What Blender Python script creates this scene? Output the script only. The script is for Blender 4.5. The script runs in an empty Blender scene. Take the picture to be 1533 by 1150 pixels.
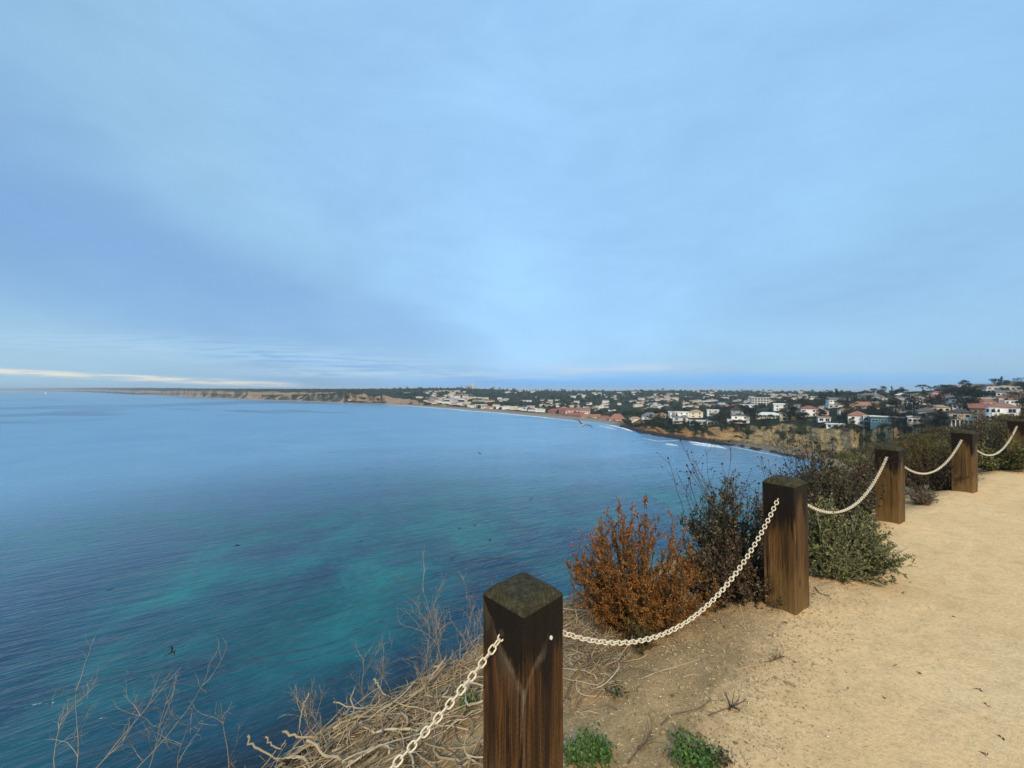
import bpy, math, random
import numpy as np
from mathutils import Vector, Matrix

random.seed(7)
RNG = np.random.default_rng(7)
C = bpy.context.scene.collection
SC = bpy.context.scene
EYE = 1.40                     # eye height over the path
F = 570.0                      # focal length in photo pixels (1533 wide)
SEA = EYE - 40.0               # sea level
R = math.radians

# ------------------------------------------------------------------ camera
cd = bpy.data.cameras.new('camera')
cam = bpy.data.objects.new('camera', cd)
C.objects.link(cam)
cam.location = (0, 0, EYE)
cam.rotation_euler = (R(90), 0, 0)
cd.sensor_width = 36.0
cd.lens = 36.0 * F / 1533.0
cd.shift_y = 7.0 / 1533.0
cd.clip_start = 0.05
cd.clip_end = 120000.0
SC.camera = cam

# ------------------------------------------------------------------ colour
SC.view_settings.view_transform = 'Standard'
SC.view_settings.look = 'None'
SC.view_settings.exposure = 1.15
SC.view_settings.gamma = 1.0
EXPO = 2.0 ** 1.15

def lin(r, g, b):
    f = lambda c: (c / 12.92 if c <= 0.04045 else ((c + 0.055) / 1.055) ** 2.4)
    return (f(r / 255), f(g / 255), f(b / 255), 1.0)

# ------------------------------------------------------------------ node helpers
class NT:
    def __init__(s, tree):
        s.t = tree; s.n = tree.nodes; s.l = tree.links
    def node(s, typ, **kw):
        nd = s.n.new(typ)
        for k, v in kw.items():
            setattr(nd, k, v)
        return nd
    def put(s, sock, val):
        if isinstance(val, bpy.types.NodeSocket):
            s.l.new(val, sock)
        else:
            sock.default_value = val
    def math(s, op, a, b=0.0, c=0.0, clamp=False):
        nd = s.node('ShaderNodeMath', operation=op, use_clamp=clamp)
        s.put(nd.inputs[0], a); s.put(nd.inputs[1], b); s.put(nd.inputs[2], c)
        return nd.outputs[0]
    def mix(s, fac, a, b, blend='MIX'):
        nd = s.node('ShaderNodeMix', data_type='RGBA', blend_type=blend)
        s.put(nd.inputs[0], fac); s.put(nd.inputs[6], a); s.put(nd.inputs[7], b)
        return nd.outputs[2]
    def ramp(s, fac, stops, interp='LINEAR'):
        nd = s.node('ShaderNodeValToRGB')
        cr = nd.color_ramp; cr.interpolation = interp
        while len(cr.elements) > 1:
            cr.elements.remove(cr.elements[-1])
        cr.elements[0].position = stops[0][0]; cr.elements[0].color = stops[0][1]
        for p, c in stops[1:]:
            e = cr.elements.new(p); e.color = c
        s.put(nd.inputs[0], fac)
        return nd.outputs[0]
    def smooth(s, v, lo, hi, a=0.0, b=1.0):
        nd = s.node('ShaderNodeMapRange', interpolation_type='SMOOTHSTEP')
        s.put(nd.inputs[0], v)
        for i, x in enumerate((lo, hi, a, b)):
            s.put(nd.inputs[1 + i], x)
        return nd.outputs[0]
    def noise(s, vec, scale, detail=4.0, rough=0.55, dist=0.0, color=False):
        nd = s.node('ShaderNodeTexNoise')
        if vec is not None: s.put(nd.inputs['Vector'], vec)
        s.put(nd.inputs['Scale'], scale); s.put(nd.inputs['Detail'], detail)
        s.put(nd.inputs['Roughness'], rough); s.put(nd.inputs['Distortion'], dist)
        return nd.outputs[1 if color else 0]
    def mapping(s, vec, loc=(0, 0, 0), rot=(0, 0, 0), scale=(1, 1, 1)):
        if any(rot):        # turn first, then stretch
            vr = s.node('ShaderNodeMapping'); s.put(vr.inputs[0], vec); vr.inputs[2].default_value = rot
            vec = vr.outputs[0]; rot = (0, 0, 0)
        nd = s.node('ShaderNodeMapping')
        s.put(nd.inputs[0], vec); nd.inputs[1].default_value = loc
        nd.inputs[2].default_value = rot; nd.inputs[3].default_value = scale
        return nd.outputs[0]
    def sep(s, vec):
        nd = s.node('ShaderNodeSeparateXYZ'); s.put(nd.inputs[0], vec)
        return nd.outputs
    def comb(s, x, y, z):
        nd = s.node('ShaderNodeCombineXYZ')
        s.put(nd.inputs[0], x); s.put(nd.inputs[1], y); s.put(nd.inputs[2], z)
        return nd.outputs[0]

def g4(v):
    return (v, v, v, 1.0)

# ------------------------------------------------------------------ sun direction (behind the viewer)
SUN_AZ = R(186.0)      # clockwise from +Y
SUN_EL = R(38.0)

# ------------------------------------------------------------------ world
world = bpy.data.worlds.new('World')
SC.world = world
world.use_nodes = True
w = NT(world.node_tree)
w.n.clear()
wo = w.node('ShaderNodeOutputWorld')
bg = w.node('ShaderNodeBackground')
STR = 0.1
bg.inputs[1].default_value = STR
w.l.new(bg.outputs[0], wo.inputs[0])
sky = w.node('ShaderNodeTexSky', sky_type='NISHITA')
sky.sun_disc = False
sky.sun_elevation = SUN_EL
sky.sun_rotation = SUN_AZ
sky.altitude = 40
sky.air_density = 1.0; sky.dust_density = 1.5; sky.ozone_density = 2.0
tc = w.node('ShaderNodeTexCoord').outputs['Generated']
dx, dy, dz = w.sep(tc)
up = w.math('MAXIMUM', dz, 0.0)
inv = w.math('ADD', up, 0.11)
CX = w.math('DIVIDE', dx, inv)
CY = w.math('DIVIDE', dy, inv)
wob = w.noise(w.comb(w.math('MULTIPLY', CX, 0.22), w.math('MULTIPLY', CY, 0.14), 0.0), 1.0, 3.0, 0.5)
CXw = w.math('ADD', CX, w.math('MULTIPLY', w.math('SUBTRACT', wob, 0.5), 3.2))
def skyc(r, g, b):
    c = lin(r, g, b); k = 1.0 / (EXPO * STR)
    return (c[0] * k, c[1] * k, c[2] * k, 1.0)
inv2 = w.math('ADD', up, 0.25)
CS = w.math('ADD', w.math('DIVIDE', dx, inv2), w.math('MULTIPLY', w.math('SUBTRACT', w.noise(tc, 1.3, 4.0, 0.55, 0.6), 0.5), 0.8))
xr = w.node('ShaderNodeMapRange'); w.put(xr.inputs[0], CS)
xr.inputs[1].default_value = -3; xr.inputs[2].default_value = 3
base = w.ramp(xr.outputs[0], [
    (0.00, skyc(156, 196, 224)), (0.12, skyc(150, 192, 224)), (0.22, skyc(130, 174, 218)), (0.28, skyc(138, 182, 224)),
    (0.35, skyc(155, 201, 235)), (0.43, skyc(154, 200, 242)), (0.51, skyc(160, 208, 252)), (0.62, skyc(155, 203, 246)),
    (0.73, skyc(150, 197, 236)), (0.87, skyc(150, 196, 234)), (1.0, skyc(150, 194, 228))], 'EASE')
mott = w.math('ADD', w.math('MULTIPLY', w.noise(w.mapping(tc, scale=(2.0, 2.0, 5.0)), 1.0, 6.0, 0.6, 0.8), 0.40), w.math('MULTIPLY', w.noise(w.mapping(tc, scale=(5.0, 5.0, 14.0)), 1.0, 5.0, 0.65, 0.5), 0.16))
streak = w.noise(w.comb(w.math('MULTIPLY', CXw, 0.8), w.math('MULTIPLY', CY, 0.30), 3.0), 1.0, 6.0, 0.6, 0.4)
big = w.noise(w.comb(w.math('MULTIPLY', CX, 0.5), w.math('MULTIPLY', CY, 0.35), 9.0), 1.0, 5.0, 0.55, 0.6)
hz_ = w.smooth(dz, 0.03, 0.22)
streak = w.math('ADD', 0.5, w.math('MULTIPLY', w.math('SUBTRACT', streak, 0.5), hz_)); big = w.math('ADD', 0.5, w.math('MULTIPLY', w.math('SUBTRACT', big, 0.5), hz_))
mod = w.math('ADD', w.math('MULTIPLY', streak, 0.13), w.math('MULTIPLY', big, 0.24))
mod = w.math('ADD', w.math('ADD', mod, mott), 0.55)
cloud = w.mix(1.0, base, w.comb(mod, mod, w.math('ADD', w.math('MULTIPLY', mod, 0.7), 0.3)), 'MULTIPLY')
# clear blue slot low over the hills
yy = w.math('MAXIMUM', dy, 0.05)
T = w.math('DIVIDE', dx, yy)
E = w.math('DIVIDE', dz, yy)
front = w.smooth(dy, 0.02, 0.25)
n1 = w.noise(w.comb(w.math('MULTIPLY', T, 3.0), w.math('MULTIPLY', E, 26.0), 1.0), 1.0, 5.0, 0.55, 0.5)
n2 = w.noise(w.comb(w.math('MULTIPLY', T, 7.0), w.math('MULTIPLY', E, 160.0), 5.0), 1.0, 4.0, 0.6, 0.3)
slot_c = w.math('ADD', 0.012, w.math('MULTIPLY', w.math('SUBTRACT', n1, 0.5), 0.03))
slot = w.smooth(w.math('ABSOLUTE', w.math('SUBTRACT', E, slot_c)), 0.004, 0.045, 1.0, 0.0)
slot = w.math('MULTIPLY', slot, w.math('MULTIPLY', w.smooth(T, -0.5, -0.05), w.smooth(T, 0.5, 1.6, 1.0, 0.25)))
slot = w.math('MULTIPLY', slot, w.math('MULTIPLY', front, 1.0))
cloud = w.mix(slot, cloud, skyc(104, 184, 255))
# second slot: deeper blue streak running down to the right
s2 = w.math('SUBTRACT', E, w.math('SUBTRACT', 0.030, w.math('MULTIPLY', T, 0.085)))
s2 = w.math('ADD', s2, w.math('MULTIPLY', w.math('SUBTRACT', n1, 0.5), 0.04))
sl2 = w.smooth(w.math('ABSOLUTE', s2), 0.0, 0.03, 1.0, 0.0)
sl2 = w.math('MULTIPLY', sl2, w.math('MULTIPLY', w.smooth(T, -0.95, -0.4), w.smooth(T, -0.1, 0.05, 1.0, 0.0)))
cloud = w.mix(w.math('MULTIPLY', sl2, w.math('MULTIPLY', front, 0.7)), cloud, skyc(106, 166, 230))
# slate cloud bank sloping down from the upper left to the middle of the horizon
qb = w.math('SUBTRACT', E, w.math('SUBTRACT', 0.015, w.math('MULTIPLY', T, 0.31)))
qb = w.math('ADD', qb, w.math('MULTIPLY', w.math('SUBTRACT', big, 0.5), 0.30))
mbk = w.math('MULTIPLY', w.smooth(qb, -0.13, 0.0), w.smooth(qb, 0.0, 0.30, 1.0, 0.0))
mbk = w.math('MULTIPLY', mbk, w.math('MULTIPLY', w.smooth(T, -0.35, 0.12, 1.0, 0.0), w.math('MULTIPLY', front, 0.62)))
cloud = w.mix(mbk, cloud, skyc(122, 166, 218))
# pale streaks low in the left and centre
def band(c0, slope, width, t0, t1, t2, t3, col, amt, nz=0.012):
    global cloud
    q = w.math('SUBTRACT', E, w.math('ADD', c0, w.math('MULTIPLY', T, slope)))
    q = w.math('ADD', q, w.math('MULTIPLY', w.math('SUBTRACT', n1, 0.5), nz))
    m = w.smooth(w.math('ABSOLUTE', q), 0.0, width, 1.0, 0.0)
    m = w.math('MULTIPLY', m, w.math('MULTIPLY', w.smooth(T, t0, t1), w.smooth(T, t2, t3, 1.0, 0.0)))
    m = w.math('MULTIPLY', m, w.smooth(n2, 0.36, 0.60, 0.12, 1.0))
    m = w.math('MULTIPLY', m, w.math('MULTIPLY', front, amt), clamp=True)
    cloud = w.mix(m, cloud, col)
band(0.045, -0.065, 0.060, -2.4, -1.6, -0.5, 0.1, skyc(166, 206, 236), 0.75, 0.03)
band(0.036, -0.012, 0.020, -0.9, -0.5, 0.10, 0.35, skyc(178, 212, 240), 0.65, 0.014)
band(0.052, 0.010, 0.018, 0.0, 0.14, 0.30, 0.62, skyc(192, 208, 234), 0.75, 0.02)
band(-0.0215, -0.0500, 0.012, -2.2, -1.5, -0.62, -0.50, skyc(240, 235, 222), 1.25, 0.006)
band(-0.0105, -0.0440, 0.004, -2.2, -1.5, -0.75, -0.62, skyc(232, 232, 222), 0.8, 0.004)
final = w.mix(0.9, sky.outputs[0], cloud)
w.l.new(final, bg.inputs[0])

# ------------------------------------------------------------------ sun
sd = bpy.data.lights.new('sun', 'SUN')
sd.energy = 1.5
sd.angle = R(10)
sd.color = (1.0, 0.84, 0.62)
sun = bpy.data.objects.new('sun', sd)
C.objects.link(sun)
sdir = Vector((math.sin(SUN_AZ) * math.cos(SUN_EL), math.cos(SUN_AZ) * math.cos(SUN_EL), math.sin(SUN_EL)))
sun.rotation_euler = sdir.to_track_quat('Z', 'Y').to_euler()
sun.location = (5, -8, 12)

# ------------------------------------------------------------------ material helpers
def new_mat(name):
    m = bpy.data.materials.new(name)
    m.use_nodes = True
    t = NT(m.node_tree)
    b = m.node_tree.nodes['Principled BSDF']
    return m, t, b

def simple(name, col, rough=0.7, var=0.12, scale=3.0, bump=0.0, spec=0.3):
    """plain coloured surface with some uneven wear"""
    m, t, b = new_mat(name)
    oc = t.node('ShaderNodeTexCoord').outputs['Object']
    n = t.noise(oc, scale, 5.0, 0.6)
    lo = tuple(c * (1 - var) for c in col[:3]) + (1,)
    hi = tuple(min(1, c * (1 + var)) for c in col[:3]) + (1,)
    t.put(b.inputs['Base Color'], t.ramp(n, [(0.3, lo), (0.7, hi)]))
    b.inputs['Roughness'].default_value = rough
    b.inputs['Specular IOR Level'].default_value = spec
    if bump:
        bn = t.node('ShaderNodeBump'); bn.inputs[0].default_value = bump; bn.inputs[1].default_value = 0.01
        t.put(bn.inputs['Height'], n); t.put(b.inputs['Normal'], bn.outputs[0])
    return m

def leafmat(name, cols, rough=0.65, spec=0.25, trans=0.0):
    """every leaf (mesh island) takes its own tint"""
    m, t, b = new_mat(name)
    rnd = t.node('ShaderNodeNewGeometry').outputs['Random Per Island']
    k = len(cols)
    t.put(b.inputs['Base Color'], t.ramp(rnd, [(i / max(1, k - 1), tuple(c) + (1,)) for i, c in enumerate(cols)]))
    b.inputs['Roughness'].default_value = rough
    b.inputs['Specular IOR Level'].default_value = spec
    return m

# ------------------------------------------------------------------ numpy value noise
def _hash(ix, iy, s):
    h = (ix.astype(np.int64) * 374761393 + iy.astype(np.int64) * 668265263 + s * 1274126177) & 0x7fffffff
    h = ((h ^ (h >> 13)) * 1274126177) & 0x7fffffff
    return ((h ^ (h >> 16)) & 0xffff) / 65535.0
def vnoise(x, y, s=0):
    x = np.asarray(x, float); y = np.asarray(y, float)
    ix = np.floor(x); iy = np.floor(y); fx = x - ix; fy = y - iy
    fx = fx * fx * (3 - 2 * fx); fy = fy * fy * (3 - 2 * fy)
    a = _hash(ix, iy, s); b = _hash(ix + 1, iy, s); c = _hash(ix, iy + 1, s); d = _hash(ix + 1, iy + 1, s)
    return (a * (1 - fx) + b * fx) * (1 - fy) + (c * (1 - fx) + d * fx) * fy
def fbm(x, y, oct=4, s=0, gain=0.5):
    v = 0; a = 1; n = 0
    for o in range(oct):
        v = v + a * vnoise(np.asarray(x) * 2 ** o, np.asarray(y) * 2 ** o, s + o * 17); n += a; a *= gain
    return v / n - 0.5

# ------------------------------------------------------------------ mesh helpers
class MB:
    def __init__(s):
        s.v = []; s.f = []; s.m = []; s.k = 0
    def add(s, verts, faces, mi=0):
        verts = np.asarray(verts, float).reshape(-1, 3)
        s.v.append(verts)
        for f in faces:
            s.f.append(tuple(int(i) + s.k for i in f)); s.m.append(mi)
        s.k += len(verts)
    def box(s, c, size, mi=0, rz=0.0, taper=1.0):
        hx, hy, hz = size[0] / 2, size[1] / 2, size[2] / 2
        p = []
        for z, k in ((-hz, 1.0), (hz, taper)):
            for x, y in ((-hx, -hy), (hx, -hy), (hx, hy), (-hx, hy)):
                x2, y2 = x * k, y * k
                p.append((c[0] + x2 * math.cos(rz) - y2 * math.sin(rz), c[1] + x2 * math.sin(rz) + y2 * math.cos(rz), c[2] + z))
        s.add(p, [(3, 2, 1, 0), (4, 5, 6, 7), (0, 1, 5, 4), (1, 2, 6, 5), (2, 3, 7, 6), (3, 0, 4, 7)], mi)
    def tube(s, pts, r0, r1=None, sides=5, mi=0, cap=True):
        pts = np.asarray(pts, float); n = len(pts)
        r1 = r0 if r1 is None else r1
        rad = np.linspace(r0, r1, n) if np.isscalar(r0) else np.asarray(r0)
        tan = np.gradient(pts, axis=0)
        tan /= (np.linalg.norm(tan, axis=1, keepdims=True) + 1e-9)
        ref = np.array([0.31, 0.17, 0.93]) if abs(tan[0][2]) < 0.8 else np.array([0.95, 0.2, 0.1])
        a = np.cross(tan, ref); a /= (np.linalg.norm(a, axis=1, keepdims=True) + 1e-9)
        b = np.cross(tan, a)
        th = np.arange(sides) * 2 * math.pi / sides
        ring = (pts[:, None, :] + rad[:, None, None] * (np.cos(th)[None, :, None] * a[:, None, :] + np.sin(th)[None, :, None] * b[:, None, :]))
        fs = []
        for i in range(n - 1):
            for j in range(sides):
                j2 = (j + 1) % sides
                fs.append((i * sides + j, i * sides + j2, (i + 1) * sides + j2, (i + 1) * sides + j))
        if cap:
            fs.append(tuple(range(sides - 1, -1, -1)))
            fs.append(tuple((n - 1) * sides + j for j in range(sides)))
        s.add(ring.reshape(-1, 3), fs, mi)
    def leaves(s, base, dirs, ln, wd, rng, mi=0):
        base = np.asarray(base, float); n = len(base)
        if n == 0: return
        d = dirs / (np.linalg.norm(dirs, axis=1, keepdims=True) + 1e-9)
        rnd = rng.normal(size=(n, 3))
        side = np.cross(d, rnd); side /= (np.linalg.norm(side, axis=1, keepdims=True) + 1e-9)
        ln = np.broadcast_to(ln, (n,))[:, None]; wd = np.broadcast_to(wd, (n,))[:, None]
        nrm = np.cross(d, side)
        p0 = base; p2 = base + d * ln + nrm * ln * 0.12
        mid = base + d * ln * 0.48
        p1 = mid + side * wd * 0.5 + nrm * wd * 0.15; p3 = mid - side * wd * 0.5 + nrm * wd * 0.15
        v = np.stack([p0, p1, p2, p3], 1).reshape(-1, 3)
        s.v.append(v)
        k = s.k
        s.f.extend([(k + 4 * i, k + 4 * i + 1, k + 4 * i + 2, k + 4 * i + 3) for i in range(n)])
        s.m.extend([mi] * n)
        s.k += 4 * n
    def blob(s, c, r, rng, mi=0, jit=0.25, sq=(1, 1, 1), sub=0):
        vs, fs = ICO[sub]
        v = vs * (1 + rng.uniform(-jit, jit, (len(vs), 1)))
        s.add(v * np.asarray(sq) * r + np.asarray(c), fs, mi)
    def mesh(s, name, mats, smooth=False):
        me = bpy.data.meshes.new(name)
        v = np.concatenate(s.v) if s.v else np.zeros((0, 3))
        me.from_pydata(v.tolist(), [], s.f)
        for m in (mats if isinstance(mats, (list, tuple)) else [mats]):
            me.materials.append(m)
        me.polygons.foreach_set('material_index', s.m)
        me.polygons.foreach_set('use_smooth', [smooth] * len(s.f))
        me.update()
        return me
    def build(s, name, mats, parent=None, smooth=False, loc=None):
        o = bpy.data.objects.new(name, s.mesh(name, mats, smooth))
        C.objects.link(o)
        if parent: o.parent = parent
        if loc is not None: o.location = loc
        return o

def _ico(sub):
    import bmesh
    bm = bmesh.new(); bmesh.ops.create_icosphere(bm, subdivisions=sub + 1, radius=1.0)
    v = np.array([x.co[:] for x in bm.verts]); f = [tuple(y.index for y in x.verts) for x in bm.faces]
    bm.free(); return v, f
ICO = [_ico(0), _ico(1), _ico(2)]

def tag(o, label=None, cat=None, group=None, kind=None):
    if label: o['label'] = label
    if cat: o['category'] = cat
    if group: o['group'] = group
    if kind: o['kind'] = kind
    return o
def thing(name, label, cat, loc=(0, 0, 0), rz=0.0, group=None, scale=1.0):
    o = bpy.data.objects.new(name, None); C.objects.link(o)
    o.empty_display_size = 0.2
    o.location = loc; o.rotation_euler = (0, 0, rz)
    o.scale = (scale,) * 3 if np.isscalar(scale) else scale
    return tag(o, label, cat, group)
def dup(root, loc, rz=0.0, scale=1.0, label=None, group=None):
    r = root.copy(); C.objects.link(r); r.location = loc; r.rotation_euler = (0, 0, rz)
    r.scale = (scale,) * 3 if np.isscalar(scale) else scale
    if label: r['label'] = label
    if group: r['group'] = group
    for ch in list(root.children):
        c = ch.copy(); C.objects.link(c); c.parent = r
        for g in list(ch.children):
            d = g.copy(); C.objects.link(d); d.parent = c
    return r

def at(px, py, d):
    """world point seen at photo pixel (px, py) at depth d"""
    return np.array([(px - 766.5) / F * d, d, EYE - (py - 582.0) / F * d])

# ================================================================== NEAR GROUND
P1 = np.array([0.04, 1.35])
EU = np.array([0.866, 0.5]); EV = np.array([-0.5, 0.866])
def uv(x, y):
    x = np.asarray(x) - P1[0]; y = np.asarray(y) - P1[1]
    return x * EU[0] + y * EU[1], x * EV[0] + y * EV[1]
def xy(u, v):
    return P1[0] + u * EU[0] + v * EV[0], P1[1] + u * EU[1] + v * EV[1]
def vb_base(u):
    return np.interp(u, [-6, -1, 0, 0.55, 1.17, 2.0, 3.3, 4.7, 7.0, 9.6, 14, 40], [-0.7, -0.62, -0.50, -0.30, -0.14, 0.02, 0.20, 0.33, 0.26, 0.2, 0.3, 0.6])
def vb(u):
    u = np.asarray(u, float)
    return vb_base(u) + 0.10 * fbm(u * 1.7, u * 0 + 3.3, 3, 5)
def edge(u):
    u = np.asarray(u, float)
    e = 1.15 + 0.22 * (u + 0.9) + 0.5 * fbm(u * 0.9, u * 0 + 1.7, 3, 9)
    e = np.where(u > 0.3, np.minimum(e, 1.42), e)
    return np.maximum(np.maximum(e, 0.9), 0.36 * u - 0.4)
def ground_z(u, v, detail=True):
    u = np.asarray(u, float); v = np.asarray(v, float)
    zp = np.interp(u, [-8, 0, 1, 2, 4.7, 7, 9.6, 14, 60, 200], [-0.12, -0.05, -0.02, 0.0, 0.0, 0.03, 0.10, 0.15, 0.6, 1.0])
    b = vb(u); e = edge(u)
    w_ = np.maximum(v - b, 0)
    sb = np.interp(u, [-8, 3, 7, 200], [0.33, 0.33, 0.42, 0.42])
    soft = w_ * w_ / (w_ + 0.18)
    z = zp - sb * soft + 0.012 * np.maximum(-v, 0)
    over = np.maximum(v - e, 0)
    z = z - 1.5 * over * over / (over + 0.4)
    z = z + np.where(v < b, 0.006, 0.0) * np.clip((b - v) / 0.06, 0, 1)
    if detail:
        x, y = xy(u, v)
        for bx_, by_ in ((0.04, 1.35), (1.77, 2.45), (3.97, 3.99), (5.99, 5.04), (8.28, 6.22)):     # sand drifted round the post feet
            z = z + 0.022 * np.exp(-((x - bx_) ** 2 + (y - by_) ** 2) / 0.045) * (0.6 + 0.9 * vnoise(x * 9, y * 9, 7))
        k = np.clip(w_ / 0.4, 0, 1)
        z = z + (0.010 + 0.07 * k) * fbm(x * 3.1, y * 3.1, 4, 2) + (0.010 + 0.02 * k) * fbm(x * 14, y * 14, 3, 3)
        z = z + np.clip(over, 0, 6) * 0.5 * fbm(x * 0.8, y * 0.8, 3, 8)
    return z
def gpos(x, y):
    u, v = uv(x, y)
    return float(ground_z(u, v))

# sand path and sandy bank materials
def sandmat(name, bank):
    m, t, b = new_mat(name)
    pos = t.node('ShaderNodeNewGeometry').outputs['Position']
    big = t.noise(pos, 0.9, 4, 0.55)
    fine = t.noise(pos, 55.0, 6, 0.72)
    grit = t.noise(pos, 240.0, 3, 0.7)
    med = t.noise(pos, 7.0, 5, 0.6, 0.5)
    if bank:
        c = t.ramp(big, [(0.3, (0.41, 0.265, 0.120, 1)), (0.5, (0.54, 0.36, 0.172, 1)), (0.72, (0.65, 0.455, 0.235, 1))])
        c = t.mix(t.smooth(med, 0.36, 0.56, 0.55, 0.0), c, (0.31, 0.215, 0.105, 1))
        at_ = t.node('ShaderNodeAttribute'); at_.attribute_name = 'spill'
        sp = t.smooth(t.math('ADD', at_.outputs['Fac'], t.math('MULTIPLY', t.math('SUBTRACT', med, 0.5), 0.9)), 0.30, 0.95)
        c = t.mix(sp, c, t.ramp(big, [(0.3, (0.71, 0.475, 0.232, 1)), (0.5, (0.77, 0.53, 0.27, 1)), (0.72, (0.82, 0.58, 0.31, 1))]))
    else:
        c = t.ramp(big, [(0.3, (0.73, 0.490, 0.240, 1)), (0.5, (0.80, 0.550, 0.280, 1)), (0.72, (0.84, 0.600, 0.320, 1))])
        c = t.mix(t.smooth(med, 0.32, 0.52, 0.36, 0.0), c, (0.53, 0.365, 0.175, 1))
        dark = t.noise(pos, 17.0, 3, 0.6, 1.2)
        c = t.mix(t.smooth(dark, 0.66, 0.74, 0.0, 0.42), c, (0.33, 0.23, 0.11, 1))
    c = t.mix(t.smooth(fine, 0.35, 0.62, 0.42 if bank else 0.28, 0.0), c, (0.30, 0.195, 0.085, 1))
    c = t.mix(t.smooth(grit, 0.58, 0.72, 0.0, 0.45 if bank else 0.32), c, (0.78, 0.62, 0.38, 1))
    # straw-like flecks
    vo = t.node('ShaderNodeTexVoronoi', feature='F1')
    mp = t.mapping(pos, (0, 0, 0), (0, 0, R(-28)), (26, 85, 40))
    t.put(vo.inputs['Vector'], mp); vo.inputs['Scale'].default_value = 1.0
    fl = t.smooth(vo.outputs['Distance'], 0.10, 0.26, 0.34 if bank else 0.16, 0.0)
    c = t.mix(fl, c, (0.72, 0.55, 0.31, 1))
    t.put(b.inputs['Base Color'], c)
    b.inputs['Roughness'].default_value = 0.95
    b.inputs['Specular IOR Level'].default_value = 0.12
    h = t.math('ADD', t.math('MULTIPLY', fine, 0.6), t.math('MULTIPLY', grit, 0.35))
    h = t.math('ADD', h, t.math('MULTIPLY', med, 1.2))
    foot = t.noise(pos, 3.2, 3, 0.5, 0.8)
    h = t.math('ADD', h, t.math('MULTIPLY', foot, 1.6))
    c = t.mix(t.smooth(foot, 0.36, 0.5, 0.16, 0.0), c, (0.40, 0.27, 0.12, 1)) if not bank else c
    bn = t.node('ShaderNodeBump'); bn.inputs[0].default_value = 0.8; bn.inputs[1].default_value = 0.018 if bank else 0.013
    t.put(bn.inputs['Height'], h); t.put(b.inputs['Normal'], bn.outputs[0])
    return m
M_PATH = sandmat('path_sand', False)
M_BANK = sandmat('bank_earth', True)

def spaced(a, b, h0, x0, growth):
    """grid lines: step h0 at x0, growing away from it"""
    out = [x0]; x = x0; h = h0
    while x < b:
        h = max(h0, h0 + growth * max(0, abs(x - x0) - 2)); x += h; out.append(x)
    x = x0
    while x > a:
        h = max(h0, h0 + growth * max(0, abs(x - x0) - 2)); x -= h; out.append(x)
    return np.array(sorted(out))
ul = spaced(-14, 190, 0.05, 1.5, 0.06)
def strip(name, vrel, mat):
    U = np.repeat(ul[:, None], len(vrel), 1)
    V = vrel[None, :] + np.repeat(vb(ul)[:, None], len(vrel), 1)
    X, Y = xy(U, V); Z = ground_z(U, V)
    n, k = U.shape
    mb = MB()
    idx = np.arange(n * k).reshape(n, k)
    fs = np.stack([idx[:-1, :-1], idx[1:, :-1], idx[1:, 1:], idx[:-1, 1:]], -1).reshape(-1, 4)
    mb.add(np.stack([X, Y, Z], -1).reshape(-1, 3), fs)
    o = mb.build(name, mat, smooth=True)
    spill = np.clip(1.0 - (V - np.repeat(vb(ul)[:, None], len(vrel), 1)) / 0.26, 0, 1).reshape(-1)      # sand washed off the path
    at_ = o.data.attributes.new('spill', 'FLOAT', 'POINT'); at_.data.foreach_set('value', spill)
    return tag(o, kind='structure')
vneg = -np.array(sorted(set([0.0] + [float(a) for a in np.cumsum(np.geomspace(0.02, 3.0, 90))])))[::-1]
vpos = np.array(sorted(set([0.0] + [float(a) for a in np.cumsum(np.concatenate([np.full(46, 0.045), np.geomspace(0.05, 4.0, 46)]))])))
vpos = vpos[vpos < 75]
strip('path', vneg, M_PATH)
strip('cliff_ground', vpos, M_BANK)

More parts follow.
